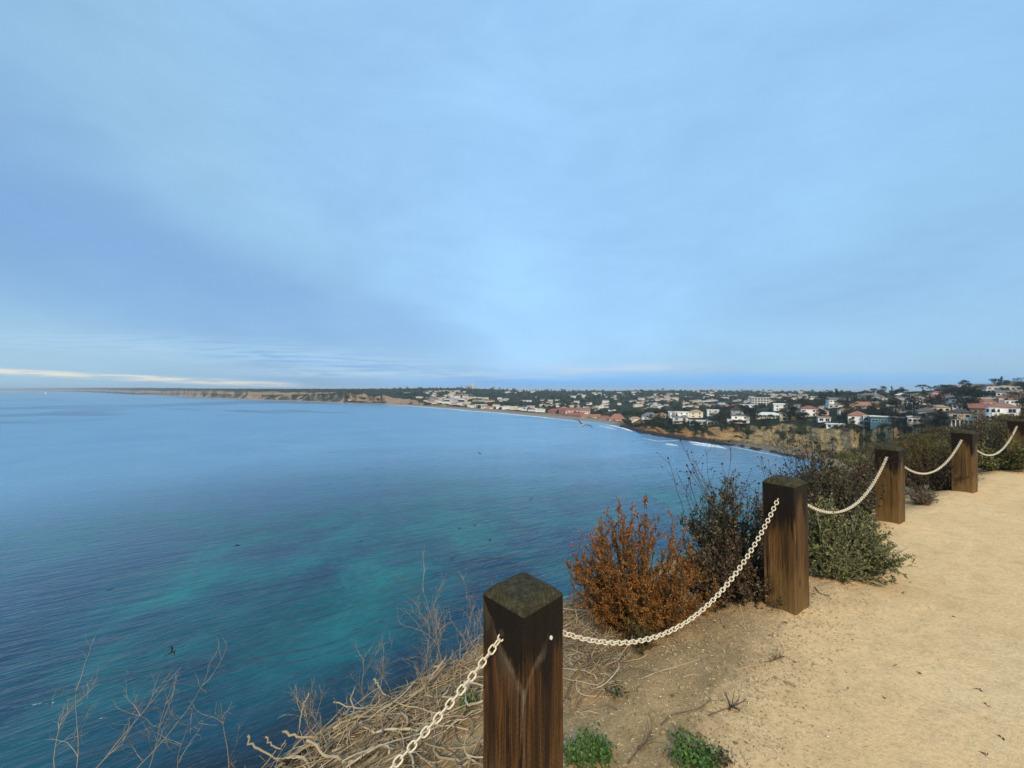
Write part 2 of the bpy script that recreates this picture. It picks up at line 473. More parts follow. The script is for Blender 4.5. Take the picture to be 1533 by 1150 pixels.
# ================================================================== POSTS
def woodmat(name, worn):
    m, t, b = new_mat(name)
    oc = t.node('ShaderNodeTexCoord').outputs['Object']
    ox, oy, oz = t.sep(oc)
    oi = t.node('ShaderNodeObjectInfo').outputs['Random']
    off = t.comb(t.math('MULTIPLY', oi, 13.0), t.math('MULTIPLY', oi, 7.0), 0.0)
    va = t.node('ShaderNodeVectorMath', operation='ADD'); t.put(va.inputs[0], oc); t.put(va.inputs[1], off)
    pv = va.outputs[0]
    grain = t.noise(t.mapping(pv, scale=(60, 60, 2.2)), 1.0, 6, 0.65, 0.6)
    fibre = t.noise(t.mapping(pv, scale=(240, 240, 6)), 1.0, 4, 0.7)
    blot = t.noise(t.mapping(pv, scale=(9, 9, 2.6)), 1.0, 4, 0.55, 0.8)
    c = t.ramp(grain, [(0.28, (0.014, 0.007, 0.003, 1)), (0.44, (0.080, 0.034, 0.008, 1)), (0.58, (0.165, 0.070, 0.018, 1)), (0.76, (0.26, 0.140, 0.048, 1))])
    c = t.mix(t.smooth(fibre, 0.36, 0.60, 0.55, 0.0), c, (0.022, 0.010, 0.004, 1))
    vst = t.noise(t.mapping(pv, (2, 5, 0), scale=(17, 17, 0.55)), 1.0, 3, 0.55, 0.5)
    c = t.mix(t.smooth(vst, 0.50, 0.62, 0.0, 0.82), c, (0.016, 0.007, 0.003, 1))
    # pale dusty foot, and wet dark stain running down from the top
    foot = t.smooth(t.math('ADD', oz, t.math('MULTIPLY', blot, 0.35)), 0.16, 0.52, 0.62, 0.0)
    c = t.mix(foot, c, (0.25, 0.155, 0.055, 1))
    if not worn: c = t.mix(t.smooth(oi, 0.1, 0.9, 0.0, 0.42), c, t.mix(grain, (0.10, 0.055, 0.015, 1), (0.40, 0.26, 0.085, 1)))
    stain = t.math('ADD', t.math('MULTIPLY', blot, 0.55), t.math('MULTIPLY', grain, 0.30))
    stain = t.math('SUBTRACT', oz, t.math("SUBTRACT", 1.06, stain))
    stain = t.smooth(stain, -0.07, 0.06, 0.0, 0.97)
    c = t.mix(stain, c, (0.008, 0.005, 0.003, 1))
    # rows of incised slits from the wood treatment
    br = t.node('ShaderNodeTexBrick'); br.offset = 0.5
    br.inputs['Scale'].default_value = 1.0
    t.put(br.inputs['Vector'], t.comb(t.math('MULTIPLY', oz, 34.0), t.math('MULTIPLY', t.math('ADD', ox, oy), 55.0), 0.0))
    br.inputs['Mortar Size'].default_value = 0.10; br.inputs['Mortar Smooth'].default_value = 0.8
    br.inputs['Brick Width'].default_value = 0.7; br.inputs['Row Height'].default_value = 0.5
    slit = t.math('MULTIPLY', br.outputs['Fac'], t.smooth(blot, 0.35, 0.55, 0.15, 0.75))
    c = t.mix(t.math('MULTIPLY', slit, 0.6), c, (0.020, 0.010, 0.004, 1))
    vk = t.node('ShaderNodeTexVoronoi', feature='F1'); t.put(vk.inputs['Vector'], t.mapping(pv, scale=(7, 7, 3.4))); vk.inputs['Scale'].default_value = 1.0
    knot = t.smooth(vk.outputs['Distance'], 0.05, 0.13, 1.0, 0.0)
    chk = t.smooth(t.noise(t.mapping(pv, (4, 2, 1), scale=(34, 34, 1.1)), 1.0, 3, 0.5, 1.2), 0.655, 0.675)
    c = t.mix(t.math('MULTIPLY', knot, 0.7), c, (0.030, 0.014, 0.006, 1))
    c = t.mix(t.math('MULTIPLY', chk, 0.85), c, (0.008, 0.004, 0.002, 1))
    if worn:
        # rubbed V where the chains have sawn round the corner, with a crack below it
        sx_ = t.math('ADD', ox, 0.1025); sy_ = t.math('ADD', oy, 0.1025)
        sd_ = t.math('MAXIMUM', sx_, sy_)
        kk = t.math('SUBTRACT', oz, t.math('ADD', 0.555, t.math('MULTIPLY', sd_, 1.25)))
        kk = t.math('ADD', kk, t.math('MULTIPLY', t.math('SUBTRACT', blot, 0.5), 0.16))
        vm = t.math('MULTIPLY', t.smooth(t.math('ABSOLUTE', t.math('ADD', kk, t.math('MULTIPLY', t.math('SUBTRACT', grain, 0.5), 0.06))), 0.003, 0.030, 1.0, 0.0), t.smooth(blot, 0.30, 0.55, 0.45, 1.0))
        vm = t.math('MULTIPLY', vm, t.smooth(sd_, 0.07, 0.13, 1.0, 0.0))
        c = t.mix(t.math('MULTIPLY', vm, t.smooth(fibre, 0.3, 0.6, 0.06, 0.42)), c, (0.27, 0.20, 0.115, 1))
        under = t.math('MULTIPLY', t.smooth(kk, -0.16, -0.01), t.smooth(kk, -0.004, 0.0, 1.0, 0.0))
        under = t.math('MULTIPLY', under, t.smooth(sy_, 0.01, 0.06))
        c = t.mix(t.math('MULTIPLY', under, t.smooth(blot, 0.35, 0.6, 0.02, 0.32)), c, (0.22, 0.155, 0.08, 1))
        crack = t.math('MULTIPLY', t.smooth(t.math('ADD', sd_, t.math('MULTIPLY', t.math('SUBTRACT', blot, 0.5), 0.03)), 0.004, 0.012, 1.0, 0.0), t.smooth(oz, 0.28, 0.56, 0.2, 1.0))
        crack = t.math('MULTIPLY', crack, t.smooth(oz, 0.56, 0.6, 1.0, 0.0))
        c = t.mix(t.math('MULTIPLY', crack, 0.45), c, (0.24, 0.185, 0.115, 1))
    t.put(b.inputs['Base Color'], c)
    t.put(b.inputs['Roughness'], t.smooth(grain, 0.3, 0.7, 0.55, 0.85))
    b.inputs['Specular IOR Level'].default_value = 0.22
    h = t.math('ADD', t.math('MULTIPLY', grain, 1.0), t.math('MULTIPLY', fibre, 0.5))
    h = t.math('SUBTRACT', h, t.math('MULTIPLY', chk, 2.0))
    h = t.math('SUBTRACT', h, t.math('MULTIPLY', slit, 0.6))
    bn = t.node('ShaderNodeBump'); bn.inputs[0].default_value = 0.75; bn.inputs[1].default_value = 0.006
    t.put(bn.inputs['Height'], h); t.put(b.inputs['Normal'], bn.outputs[0])
    return m
M_WOOD = woodmat('weathered_post_wood', False)
M_WOOD_WORN = woodmat('chain_worn_post_wood', True)

M_TOP, t, b = new_mat('mossy_end_grain')
oc = t.node('ShaderNodeTexCoord').outputs['Object']
n = t.noise(oc, 42, 6, 0.7); n2_ = t.noise(oc, 160, 4, 0.7)
wv = t.node('ShaderNodeTexWave', wave_type='RINGS', rings_direction='Z'); t.put(wv.inputs['Vector'], t.mapping(oc, (0.05, 0.03, 0)))
wv.inputs['Scale'].default_value = 26; wv.inputs['Distortion'].default_value = 3.0; wv.inputs['Detail'].default_value = 3
c = t.ramp(n, [(0.3, (0.014, 0.012, 0.006, 1)), (0.52, (0.044, 0.037, 0.016, 1)), (0.72, (0.105, 0.086, 0.042, 1))])
c = t.mix(t.math('MULTIPLY', wv.outputs['Fac'], 0.35), c, (0.030, 0.025, 0.012, 1))
c = t.mix(t.smooth(n2_, 0.56, 0.68, 0.0, 0.45), c, (0.17, 0.15, 0.09, 1))
t.put(b.inputs['Base Color'], c); b.inputs['Roughness'].default_value = 0.9; b.inputs['Specular IOR Level'].default_value = 0.2
h = t.math('ADD', n, t.math('MULTIPLY', n2_, 0.5)); h = t.math('ADD', h, t.math('MULTIPLY', wv.outputs['Fac'], 0.3))
bn = t.node('ShaderNodeBump'); bn.inputs[0].default_value = 0.9; bn.inputs[1].default_value = 0.006
t.put(bn.inputs['Height'], h); t.put(b.inputs['Normal'], bn.outputs[0])

M_CHAIN = simple('white_plastic_chain', (0.66, 0.565, 0.40), 0.6, 0.30, 55.0, 0.3, 0.3)
M_HOLE = simple('drilled_hole_rim', (0.030, 0.020, 0.012), 0.9)
M_PLUG = simple('white_plug', (0.70, 0.68, 0.60), 0.6)
M_SCAR = simple('pale_scuffed_wood', (0.26, 0.19, 0.11), 0.85, 0.4, 60.0, 0.4)

def post_ring(s, z, ch, sub, rng, jit):
    """square ring with eased corners"""
    h = s / 2; pts = []
    cs = [(-h, -h), (h, -h), (h, h), (-h, h)]
    for i in range(4):
        a = np.array(cs[i]); bb = np.array(cs[(i + 1) % 4]); d = (bb - a) / s
        for k in range(sub + 1):
            q = a + d * (ch + (s - 2 * ch) * k / sub)
            pts.append((q[0] + rng.uniform(-jit, jit), q[1] + rng.uniform(-jit, jit), z))
    return pts
def make_post(label, x, y, ztop, zbase, s, yaw, lean=(0, 0), seed=1, wood=None):
    rng = np.random.default_rng(seed)
    H = ztop - zbase
    r = thing('wooden_post', label, 'post', (x, y, zbase), yaw, 'wooden posts along the path')
    r.rotation_euler = (lean[0], lean[1], yaw)
    sub = 6
    # shaft: drawn in local z so that the object origin is 1.0 - H below; texture uses z with top near 0.9
    zs = np.concatenate([[-0.45], np.linspace(0.0, H - 0.028, 16)])
    mb = MB(); rings = [post_ring(s, z, 0.006, sub, rng, 0.0012) for z in zs]
    n = len(rings[0])
    V = [p for rr in rings for p in rr]
    fs = [(i * n + j, i * n + (j + 1) % n, (i + 1) * n + (j + 1) % n, (i + 1) * n + j) for i in range(len(zs) - 1) for j in range(n)]
    dz_ = 0.84 - H
    V = [(p[0], p[1], p[2] + dz_) for p in V]
    mb.add(V, fs)
    sh = mb.build('shaft', wood or M_WOOD, r); sh.location = (0, 0, -dz_)
    # chamfered top
    mb = MB()
    lv = [(s, H - 0.028, 0.006), (s - 0.004, H - 0.024, 0.007), (s - 0.045, H - 0.002, 0.012), (s - 0.075, H + 0.002, 0.012), (s * 0.4, H + 0.003, 0.012), (s * 0.12, H + 0.002, 0.004)]
    V = []
    for i, (ss, z, ch) in enumerate(lv):
        if i == 0: V += rings[-1]
        else: V += [(p[0], p[1], p[2] + rng.uniform(-0.0015, 0.0015)) for p in post_ring(ss, z, min(ch, ss * 0.2), sub, rng, 0.0015)]
    fs = [(i * n + j, i * n + (j + 1) % n, (i + 1) * n + (j + 1) % n, (i + 1) * n + j) for i in range(len(lv) - 1) for j in range(n)]
    fs.append(tuple((len(lv) - 1) * n + j for j in range(n)))
    mb.add(V, fs)
    mb.build('top', M_TOP, r)
    return r
def post_hole(r, H, s, below, axis):
    """dark rim where the chain enters the post: axis 0 = faces +-x, 1 = faces +-y"""
    for sg in (-1, 1):
        mb = MB()
        p0 = np.zeros(3); p0[axis] = sg * (s / 2 - 0.004); p0[2] = H - below
        p1 = p0.copy(); p1[axis] = sg * (s / 2 + 0.0025)
        mb.tube([p0, p1], 0.013, 0.012, 12)
        mb.build('chain_hole', M_HOLE, r)

PD = {  # px, depth, top z, base z, side, yaw
    1: (783, 1.35, 0.70, -0.14, 0.205, R(44)),
    2: (1178, 2.45, 0.83, -0.04, 0.182, R(31)),
    3: (1333, 3.99, 0.80, -0.02, 0.185, R(31)),
    4: (1444, 5.04, 0.845, 0.02, 0.19, R(27)),
    5: (1525, 6.22, 0.90, 0.09, 0.19, R(27)),
}
PLAB = {1: 'nearest dark wooden post with mossy chamfered top standing corner on at the cliff edge',
        2: 'second wooden post from the front, reddish brown, beside the rust coloured bush',
        3: 'third wooden post from the front, black topped with streaked olive brown shaft',
        4: 'fourth wooden post from the front, golden brown below its black top',
        5: 'farthest wooden post, cut off by the right edge of the photo'}
posts = {}
for i, (px, d, zt, zb, s, yw) in PD.items():
    x, y = (px - 766.5) / F * d, d
    lean = {1: (0, 0), 2: (0.0, R(-2.2)), 3: (0, R(-2.2)), 4: (0, R(-1.2)), 5: (0, R(-1.0))}[i]
    r = make_post(PLAB[i], x, y, zt, zb, s, yw, lean, 20 + i, M_WOOD_WORN if i == 1 else M_WOOD)
    post_hole(r, zt - zb, s, 0.12, 0)
    posts[i] = (x, y, zt, zb, s, yw)
    if i == 1: post1 = r
# post 1: pale worn patches where the chain rubs, and a white plug on the right face
x, y, zt, zb, s, yw = posts[1]
H1 = zt - zb
mb = MB(); mb.tube([(-0.018, -s / 2 + 0.003, 0), (-0.018, -s / 2 - 0.004, 0)], 0.0085, 0.007, 12)
o = mb.build('plug', M_PLUG, post1); o.location = (0.045, 0, H1 - 0.148); o.scale = (0.8, 1, 0.9)
# post 0, left of the picture, that holds the other end of the near chain
x0, y0 = -1.62, 0.42
make_post('wooden post out of the picture on the left holding the near chain', x0, y0, 0.62, -0.22, 0.2, R(30), (0, 0), 77)

# ------------------------------------------------------------------ chains
def link_mesh(L, W, r):
    """stadium shaped chain link along x, flat in xy"""
    mb = MB(); pts = []
    k = 8; hw = W / 2 - r; hl = L / 2 - W / 2
    for a in np.linspace(-math.pi / 2, math.pi / 2, k): pts.append((hl + hw * math.cos(a), hw * math.sin(a), 0))
    for a in np.linspace(math.pi / 2, 1.5 * math.pi, k): pts.append((-hl + hw * math.cos(a), hw * math.sin(a), 0))
    n = len(pts); V = []; sides = 7
    for i in range(n):
        p = np.array(pts[i]); tn = np.array(pts[(i + 1) % n]) - np.array(pts[i - 1]); tn /= np.linalg.norm(tn)
        a = np.array([0, 0, 1.0]); bb = np.cross(tn, a)
        for j in range(sides):
            th = 2 * math.pi * j / sides
            V.append(p + r * (math.cos(th) * a + math.sin(th) * bb))
    fs = [(i * sides + j, i * sides + (j + 1) % sides, ((i + 1) % n) * sides + (j + 1) % sides, ((i + 1) % n) * sides + j) for i in range(n) for j in range(sides)]
    mb.add(V, fs)
    return mb.mesh('link', M_CHAIN, True)
LINK = link_mesh(0.0345, 0.0240, 0.0029)
PITCH = 0.0345 - 4 * 0.0029 + 0.001
def chain(label, A, B, target, twist0=0.35):
    A = np.array(A); B = np.array(B)
    # sag from the pixel the chain passes through
    px, py = target; m = (px - 766.5) / F
    tt = (m * A[1] - A[0]) / ((B[0] - A[0]) - m * (B[1] - A[1]))
    P = A + tt * (B - A); zt = EYE - (py - 582.0) / F * P[1]
    sag = (P[2] - zt) / (4 * tt * (1 - tt))
    ts = np.linspace(0, 1, 600)
    cur = A[None] + ts[:, None] * (B - A)[None]; cur[:, 2] -= 4 * sag * ts * (1 - ts)
    seg = np.linalg.norm(np.diff(cur, axis=0), axis=1); acc = np.concatenate([[0], np.cumsum(seg)])
    n = int(acc[-1] / PITCH)
    r = thing('chain', label, 'chain', tuple(A), 0, 'white plastic chains hung between the posts')
    rng = np.random.default_rng(int(px))
    for k in range(n + 1):
        s0 = min(k * PITCH, acc[-1]); 
        p = np.array([np.interp(s0, acc, cur[:, j]) for j in range(3)])
        q = np.array([np.interp(min(s0 + 0.01, acc[-1]), acc, cur[:, j]) for j in range(3)])
        p_ = np.array([np.interp(max(s0 - 0.01, 0), acc, cur[:, j]) for j in range(3)])
        d = Vector(q - p_).normalized()
        z = Vector((0, 0, 1)); z = (z - d * z.dot(d)).normalized(); yv = z.cross(d)
        roll = twist0 + (math.pi / 2 if k % 2 else 0) + rng.normal() * 0.10 + 0.25 * math.sin(k * 0.11)
        rot = Matrix((d, yv, z)).transposed().to_4x4() @ Matrix.Rotation(roll, 4, 'X')
        o = bpy.data.objects.new('link', LINK); C.objects.link(o); o.parent = r
        o.matrix_local = Matrix.Translation(Vector(p - A)) @ rot
    return r
def face(i, sg, below=0.12, inset=0.012):
    """point where the chain meets the post on its +x or -x face"""
    x, y, zt, zb, s, yw = posts[i]
    return (x + sg * (s / 2 - inset) * math.cos(yw), y + sg * (s / 2 - inset) * math.sin(yw), zt - below)
chain('nearest white chain, running from the front post down out of the picture', (x0 + 0.09, y0 + 0.05, 0.5), face(1, -1, 0.125), (668, 1060), 0.5)
chain('white chain hanging in front of the rust coloured bush between the two nearest posts', face(1, 1, 0.17), face(2, -1, 0.09), (965, 958))
chain('white chain hanging over the green shrub between the second and third posts', face(2, 1, 0.12), face(3, -1, 0.085), (1262, 765))
chain('white chain between the third and fourth posts', face(3, 1), face(4, -1, 0.10), (1392, 708))
chain('farthest white chain, between the fourth and last posts', face(4, 1), face(5, -1, 0.10), (1487, 681))

# ================================================================== SEA
M_SEA, t, b = new_mat('sea_water')
pos = t.node('ShaderNodeNewGeometry').outputs['Position']
px_, py_, pz_ = t.sep(pos)
dist = t.math('SQRT', t.math('ADD', t.math('MULTIPLY', px_, px_), t.math('MULTIPLY', py_, py_)))
p2 = t.comb(px_, py_, 0.0)
patch = t.noise(t.mapping(p2, (30, 0, 0), (0, 0, R(20)), (0.021, 0.024, 1)), 1.0, 4, 0.55, 0.5)
patch2 = t.noise(t.mapping(p2, (11, 4, 0), (0, 0, R(35)), (0.055, 0.05, 1)), 1.0, 4, 0.6, 0.6)
deep = t.ramp(patch2, [(0.3, (0.003, 0.024, 0.060, 1)), (0.7, (0.006, 0.046, 0.092, 1))])
shal = t.ramp(patch2, [(0.3, (0.005, 0.085, 0.110, 1)), (0.7, (0.010, 0.165, 0.170, 1))])
# pale sandy bottom makes a turquoise reach off the foot of the cliff
near = t.math('MULTIPLY', t.smooth(dist, 48.0, 80.0, 0.25, 1.0), t.smooth(dist, 110.0, 230.0, 1.0, 0.0))
sm = t.math('MULTIPLY', t.smooth(t.math('ADD', t.math('MULTIPLY', patch, 0.7), t.math('MULTIPLY', patch2, 0.3)), 0.36, 0.66), near)
sky_lift = t.smooth(dist, 50.0, 290.0)
deep = t.mix(sky_lift, deep, t.ramp(patch, [(0.3, (0.090, 0.245, 0.395, 1)), (0.7, (0.120, 0.290, 0.445, 1))]))  # far water paled in its base colour, standing in for sky reflection
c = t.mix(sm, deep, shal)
# kelp and rock darkening at the very foot
reef = t.noise(t.mapping(p2, (3, 8, 0), (0, 0, 0), (0.12, 0.12, 1)), 1.0, 5, 0.6, 0.5)
rf = t.math('MULTIPLY', t.smooth(t.math('ADD', dist, t.math('MULTIPLY', reef, 24.0)), 60.0, 74.0, 1.0, 0.0), 0.8)
c = t.mix(rf, c, (0.010, 0.020, 0.030, 1))
slk = t.noise(t.mapping(p2, (2.3, 5.1, 0), (0, 0, R(8)), (0.0022, 0.0030, 1)), 1.0, 4, 0.5, 0.9)
slick = t.math('MULTIPLY', t.smooth(slk, 0.52, 0.58), t.smooth(dist, 280.0, 480.0))
c = t.mix(t.math('MULTIPLY', slick, 0.8), c, (0.040, 0.125, 0.225, 1))
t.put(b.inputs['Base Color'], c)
b.inputs['IOR'].default_value = 1.33
b.inputs['Specular IOR Level'].default_value = 0.5
# ripples: crests run from lower left to upper right, several sizes
def ripples(ang, lx, ly, det, dist_=0.5, off=0):
    return t.noise(t.mapping(p2, (off, off, 0), (0, 0, R(ang)), (1.0 / lx, 1.0 / ly, 1)), 1.0, det, 0.55, dist_)
w1 = ripples(-28, 9.0, 1.9, 3, 0.6)
w2 = ripples(-38, 3.2, 0.75, 3, 0.5, 7)
w3 = ripples(-20, 42.0, 9.0, 2, 0.4, 3)
w4 = ripples(-14, 130.0, 30.0, 3, 0.6, 21)
h = t.math('ADD', t.math('MULTIPLY', w1, 1.0), t.math('MULTIPLY', w2, 0.30))
h = t.math('ADD', h, t.math('MULTIPLY', w3, 0.8))
# slicks: calm sheets far out on the left
gust = t.smooth(w4, 0.3, 0.7, 0.55, 1.15)
amp = t.math('MULTIPLY', gust, t.math('SUBTRACT', 1.0, t.math('MULTIPLY', slick, 0.65)))
bn = t.node('ShaderNodeBump'); fall = t.math('DIVIDE', 70.0, t.math('MAXIMUM', dist, 70.0)); fall = t.math('POWER', fall, 0.6)
t.put(bn.inputs[0], t.math('MULTIPLY', t.math('MULTIPLY', amp, fall), 1.0)); bn.inputs[1].default_value = 1.15
t.put(bn.inputs['Height'], h); t.put(b.inputs['Normal'], bn.outputs[0])
t.put(b.inputs['Roughness'], t.smooth(dist, 60.0, 500.0, 0.08, 0.30))
mb = MB()
S_ = 45000.0
mb.add([(-S_, -2000, SEA), (S_, -2000, SEA), (S_, S_, SEA), (-S_, S_, SEA)], [(0, 1, 2, 3)])
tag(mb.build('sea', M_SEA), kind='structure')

# ================================================================== FAR COAST
# column: photo px -> [(shore d), (beach back d), (cliff top d, py), (d, py), (d, py), (ridge d, py), fall behind]
COL = [
    (-260, 11000, 11050, (11100, 583.3), (11200, 582.6), (11400, 582.2), (11900, 581.9)),
    (-60, 8600, 8640, (8680, 583.0), (8800, 582.3), (9000, 581.8), (9400, 581.4)),
    (60, 6900, 6930, (6960, 583.2), (7050, 582.4), (7200, 581.6), (7600, 581.1)),
    (130, 4700, 4720, (4745, 583.4), (4850, 582.2), (5000, 581.2), (5500, 580.7)),
    (200, 2850, 2865, (2885, 584.6), (3000, 582.6), (3200, 581.4), (3600, 580.8)),
    (300, 1754, 1764, (1790, 585.2), (1900, 583.6), (2100, 582.8), (2500, 582.2)),
    (400, 1382, 1392, (1416, 586.6), (1500, 584.6), (1700, 583.4), (2100, 582.8)),
    (500, 1140, 1150, (1178, 588.0), (1260, 585.4), (1450, 583.9), (1900, 582.8)),
    (580, 970, 985, (1015, 592.5), (1100, 588.0), (1350, 584.6), (1800, 582.2)),
    (650, 814, 838, (862, 606.0), (1000, 597.0), (1300, 588.0), (1700, 581.6)),
    (700, 712, 740, (772, 608.8), (930, 600.0), (1250, 589.0), (1650, 581.2)),
    (740, 648, 676, (706, 612.0), (880, 602.0), (1220, 590.0), (1640, 583.0)),
    (800, 556, 590, (617, 617.6), (800, 606.0), (1150, 592.5), (1600, 585.8)),
    (900, 447, 475, (502, 626.5), (680, 612.0), (1050, 596.0), (1550, 585.6)),
    (930, 409, 425, (448, 631.0), (640, 613.0), (1050, 596.0), (1550, 585.2)),
    (945, 376, 380, (392, 640.5), (470, 627.5), (800, 603.0), (1550, 585.0)),
    (965, 345, 350, (366, 637.0), (430, 625.5), (780, 604.0), (1550, 584.8)),
    (1000, 317, 321, (337, 636.0), (410, 623.5), (750, 605.0), (1550, 584.6)),
    (1050, 289, 293, (313, 638.5), (395, 623.5), (750, 605.0), (1600, 585.2)),
    (1100, 268, 276, (294, 638.0), (375, 622.0), (700, 604.0), (1600, 586.0)),
    (1150, 243, 253, (274, 638.0), (352, 620.0), (650, 603.0), (1600, 586.2)),
    (1200, 219, 232, (254, 638.5), (332, 616.5), (520, 601.0), (1500, 586.5)),
    (1250, 198, 212, (237, 640.0), (312, 615.0), (425, 599.0), (700, 590.5)),
    (1300, 178, 192, (220, 642.0), (292, 615.5), (392, 599.0), (540, 589.5)),
    (1400, 154, 166, (192, 643.0), (252, 611.5), (352, 593.5), (480, 584.5)),
    (1500, 130, 140, (168, 640.0), (222, 604.0), (302, 588.0), (430, 578.5)),
    (1600, 112, 124, (150, 636.0), (202, 600.0), (280, 584.0), (400, 573.0)),
    (1900, 96, 108, (130, 632.0), (180, 597.0), (260, 580.0), (380, 568.0)),
    (2600, 90, 100, (120, 630.0), (170, 596.0), (250, 578.0), (380, 566.0)),
]
cpx = np.array([c[0] for c in COL], float)
def zpy(d, py): return EYE - (py - 582.0) / F * d
prof_d = []; prof_z = []
for (p, d0, d1, A_, B_, C_, D_) in COL:
    if 930 <= p <= 1450: A_ = (d1 + 0.5 * (A_[0] - d1), A_[1])
    prof_d.append([d0 * 0.94, d0, d1, A_[0], B_[0], C_[0], D_[0], D_[0] * 1.35])
    prof_z.append([SEA - 5, SEA - 0.1, SEA + 2.2, zpy(*A_), zpy(*B_), zpy(*C_), zpy(*D_), zpy(*D_) - 30])
prof_d = np.array(prof_d, float); prof_z = np.array(prof_z, float)
def wiggle(px):
    """coves and spurs in the cliff line"""
    px = np.asarray(px, float)
    return 1 + 0.035 * fbm(px * 0.06, px * 0 + 2.0, 3, 41) * np.clip((px - 150) / 100, 0, 1)
def col_at(px):
    ld = np.array([np.interp(px, cpx, np.log(prof_d[:, k])) for k in range(8)])
    zz = np.array([np.interp(px, cpx, prof_z[:, k]) for k in range(8)])
    return np.exp(ld), zz
def lean_back(px, D, wg):
    base = np.maximum(D[3] * (1 + (wg - 1) * 1.2), D[2] * 1.003)
    k = np.clip((px - 925) / 30, 0, 1) * np.clip((1450 - px) / 40, 0, 1) * (np.clip(fbm(px * 0.034, px * 0 + 4.4, 3, 83) * 2.6 + 0.25, 0, 1)) * 2.2
    return np.minimum(base + (base - D[2]) * k, D[4] * 0.9)
def far_z(px, d):
    """terrain height under photo column px at depth d (arrays of equal shape)"""
    px = np.asarray(px, float).ravel(); d = np.asarray(d, float).ravel()
    D, Z = col_at(px)
    wg = wiggle(px)
    D = D.copy(); D[2] = D[2] * wg; D[3] = lean_back(px, D, wg)
    out = np.full(d.shape, 0.0)
    out = np.where(d <= D[0], Z[0], out)
    for k in range(7):
        f = np.clip((d - D[k]) / (D[k + 1] - D[k] + 1e-6), 0, 1)
        if k in (2,): f = f ** 0.75
        sel = (d > D[k]) & (d <= D[k + 1])
        out = np.where(sel, Z[k] + (Z[k + 1] - Z[k]) * f, out)
    out = np.where(d > D[7], Z[7], out)
    x = (px - 766.5) / F * d
    out = out + np.where(px < 640, 1, 0) * np.clip((d - D[2]) / (D[3] - D[2]), 0, 1) * np.clip((px - 150) / 60, 0, 1) * np.clip((640 - px) / 40, 0, 1) * 16 * fbm(px * 0.045, px * 0 + 9.0, 4, 71)
    inl = np.clip((d - D[2]) / (D[3] - D[2] + 1e-6), 0, 1)
    s = np.clip(D[2] / 300, 0.5, 3.0)
    out = out + inl * s * (2.4 * fbm(x / (26 * s), d / (26 * s), 4, 51)) + np.clip(inl * 4, 0, 1) * (1 - inl) * 8.0 * np.minimum(s, 2.2) * fbm(x / (9 * s), d / (9 * s), 4, 61)
    return out
def ground_at(x, y):
    return float(far_z([x / y * F + 766.5], [y])[0])
def depth_for(px, py, dmin=None):
    """depth where the land seen at photo column px sits at image height py"""
    D, Z = col_at(np.array([float(px)]))
    ds = np.geomspace(D[3][0] * 1.01 if dmin is None else dmin, D[6][0], 400)
    z = far_z(np.full(400, float(px)), ds)
    yy_ = 582 - (z - EYE) / ds * F
    hit = np.where(yy_ <= py)[0]
    return float(ds[hit[0]]) if len(hit) else float(ds[-1])

M_COAST, t, b = new_mat('coastal_land')
geo = t.node('ShaderNodeNewGeometry')
pos = geo.outputs['Position']; nz = t.sep(geo.outputs['Normal'])[2]
px_, py_, pz_ = t.sep(pos)
n1_ = t.noise(pos, 0.05, 5, 0.6, 0.4); n2_ = t.noise(pos, 0.35, 5, 0.65, 0.3); n3_ = t.noise(t.mapping(pos, scale=(0.16, 0.16, 0.75)), 1.0, 5, 0.6, 0.8)
big_ = t.noise(pos, 0.012, 3, 0.5)
rock = t.ramp(n3_, [(0.25, (0.11, 0.075, 0.04, 1)), (0.42, (0.24, 0.17, 0.080, 1)), (0.6, (0.37, 0.275, 0.135, 1)), (0.8, (0.47, 0.37, 0.22, 1))])
orange = t.ramp(n3_, [(0.25, (0.16, 0.07, 0.03, 1)), (0.6, (0.43, 0.215, 0.085, 1)), (0.8, (0.52, 0.33, 0.16, 1))])
# the western tip of the headland is redder sandstone
om = t.smooth(t.math('ADD', py_, t.math('MULTIPLY', n1_, 60.0)), 285.0, 345.0)
om = t.math('MULTIPLY', om, t.smooth(py_, 440.0, 600.0, 1.0, 0.15))
rock = t.mix(om, rock, orange)
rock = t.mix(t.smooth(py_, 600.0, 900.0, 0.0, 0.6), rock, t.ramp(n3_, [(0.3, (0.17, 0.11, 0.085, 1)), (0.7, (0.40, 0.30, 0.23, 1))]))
veg = t.ramp(n2_, [(0.3, (0.006, 0.010, 0.005, 1)), (0.5, (0.016, 0.024, 0.009, 1)), (0.68, (0.045, 0.050, 0.020, 1)), (0.82, (0.11, 0.095, 0.05, 1))])
hb = t.math('SUBTRACT', pz_, SEA)
steep = t.smooth(t.math('ADD', nz, t.math('MULTIPLY', t.math('SUBTRACT', n1_, 0.5), 0.75)), 0.76, 0.92, 1.0, 0.0)
strk = t.noise(t.mapping(pos, scale=(0.30, 0.30, 0.035)), 1.0, 4, 0.6, 0.8)
gul_shade = t.noise(t.mapping(pos, (9, 2, 0), scale=(0.018, 0.018, 0.010)), 1.0, 4, 0.6, 0.9)
steep = t.math('MULTIPLY', steep, t.math('SUBTRACT', 1.0, t.math('MULTIPLY', t.smooth(gul_shade, 0.50, 0.60, 0.0, 0.75), t.smooth(py_, 500.0, 800.0))))  # far gullies darkened with plant colour, standing in for relief shading
rock = t.mix(t.smooth(strk, 0.50, 0.66, 0.0, 0.6), rock, (0.13, 0.085, 0.045, 1))
steep = t.math('MULTIPLY', steep, t.smooth(hb, 22.0, 34.0, 1.0, 0.55))
c = t.mix(steep, veg, rock)
wet = t.smooth(t.math('ADD', hb, t.math('MULTIPLY', n2_, 4.0)), 3.2, 5.2, 1.0, 0.0)
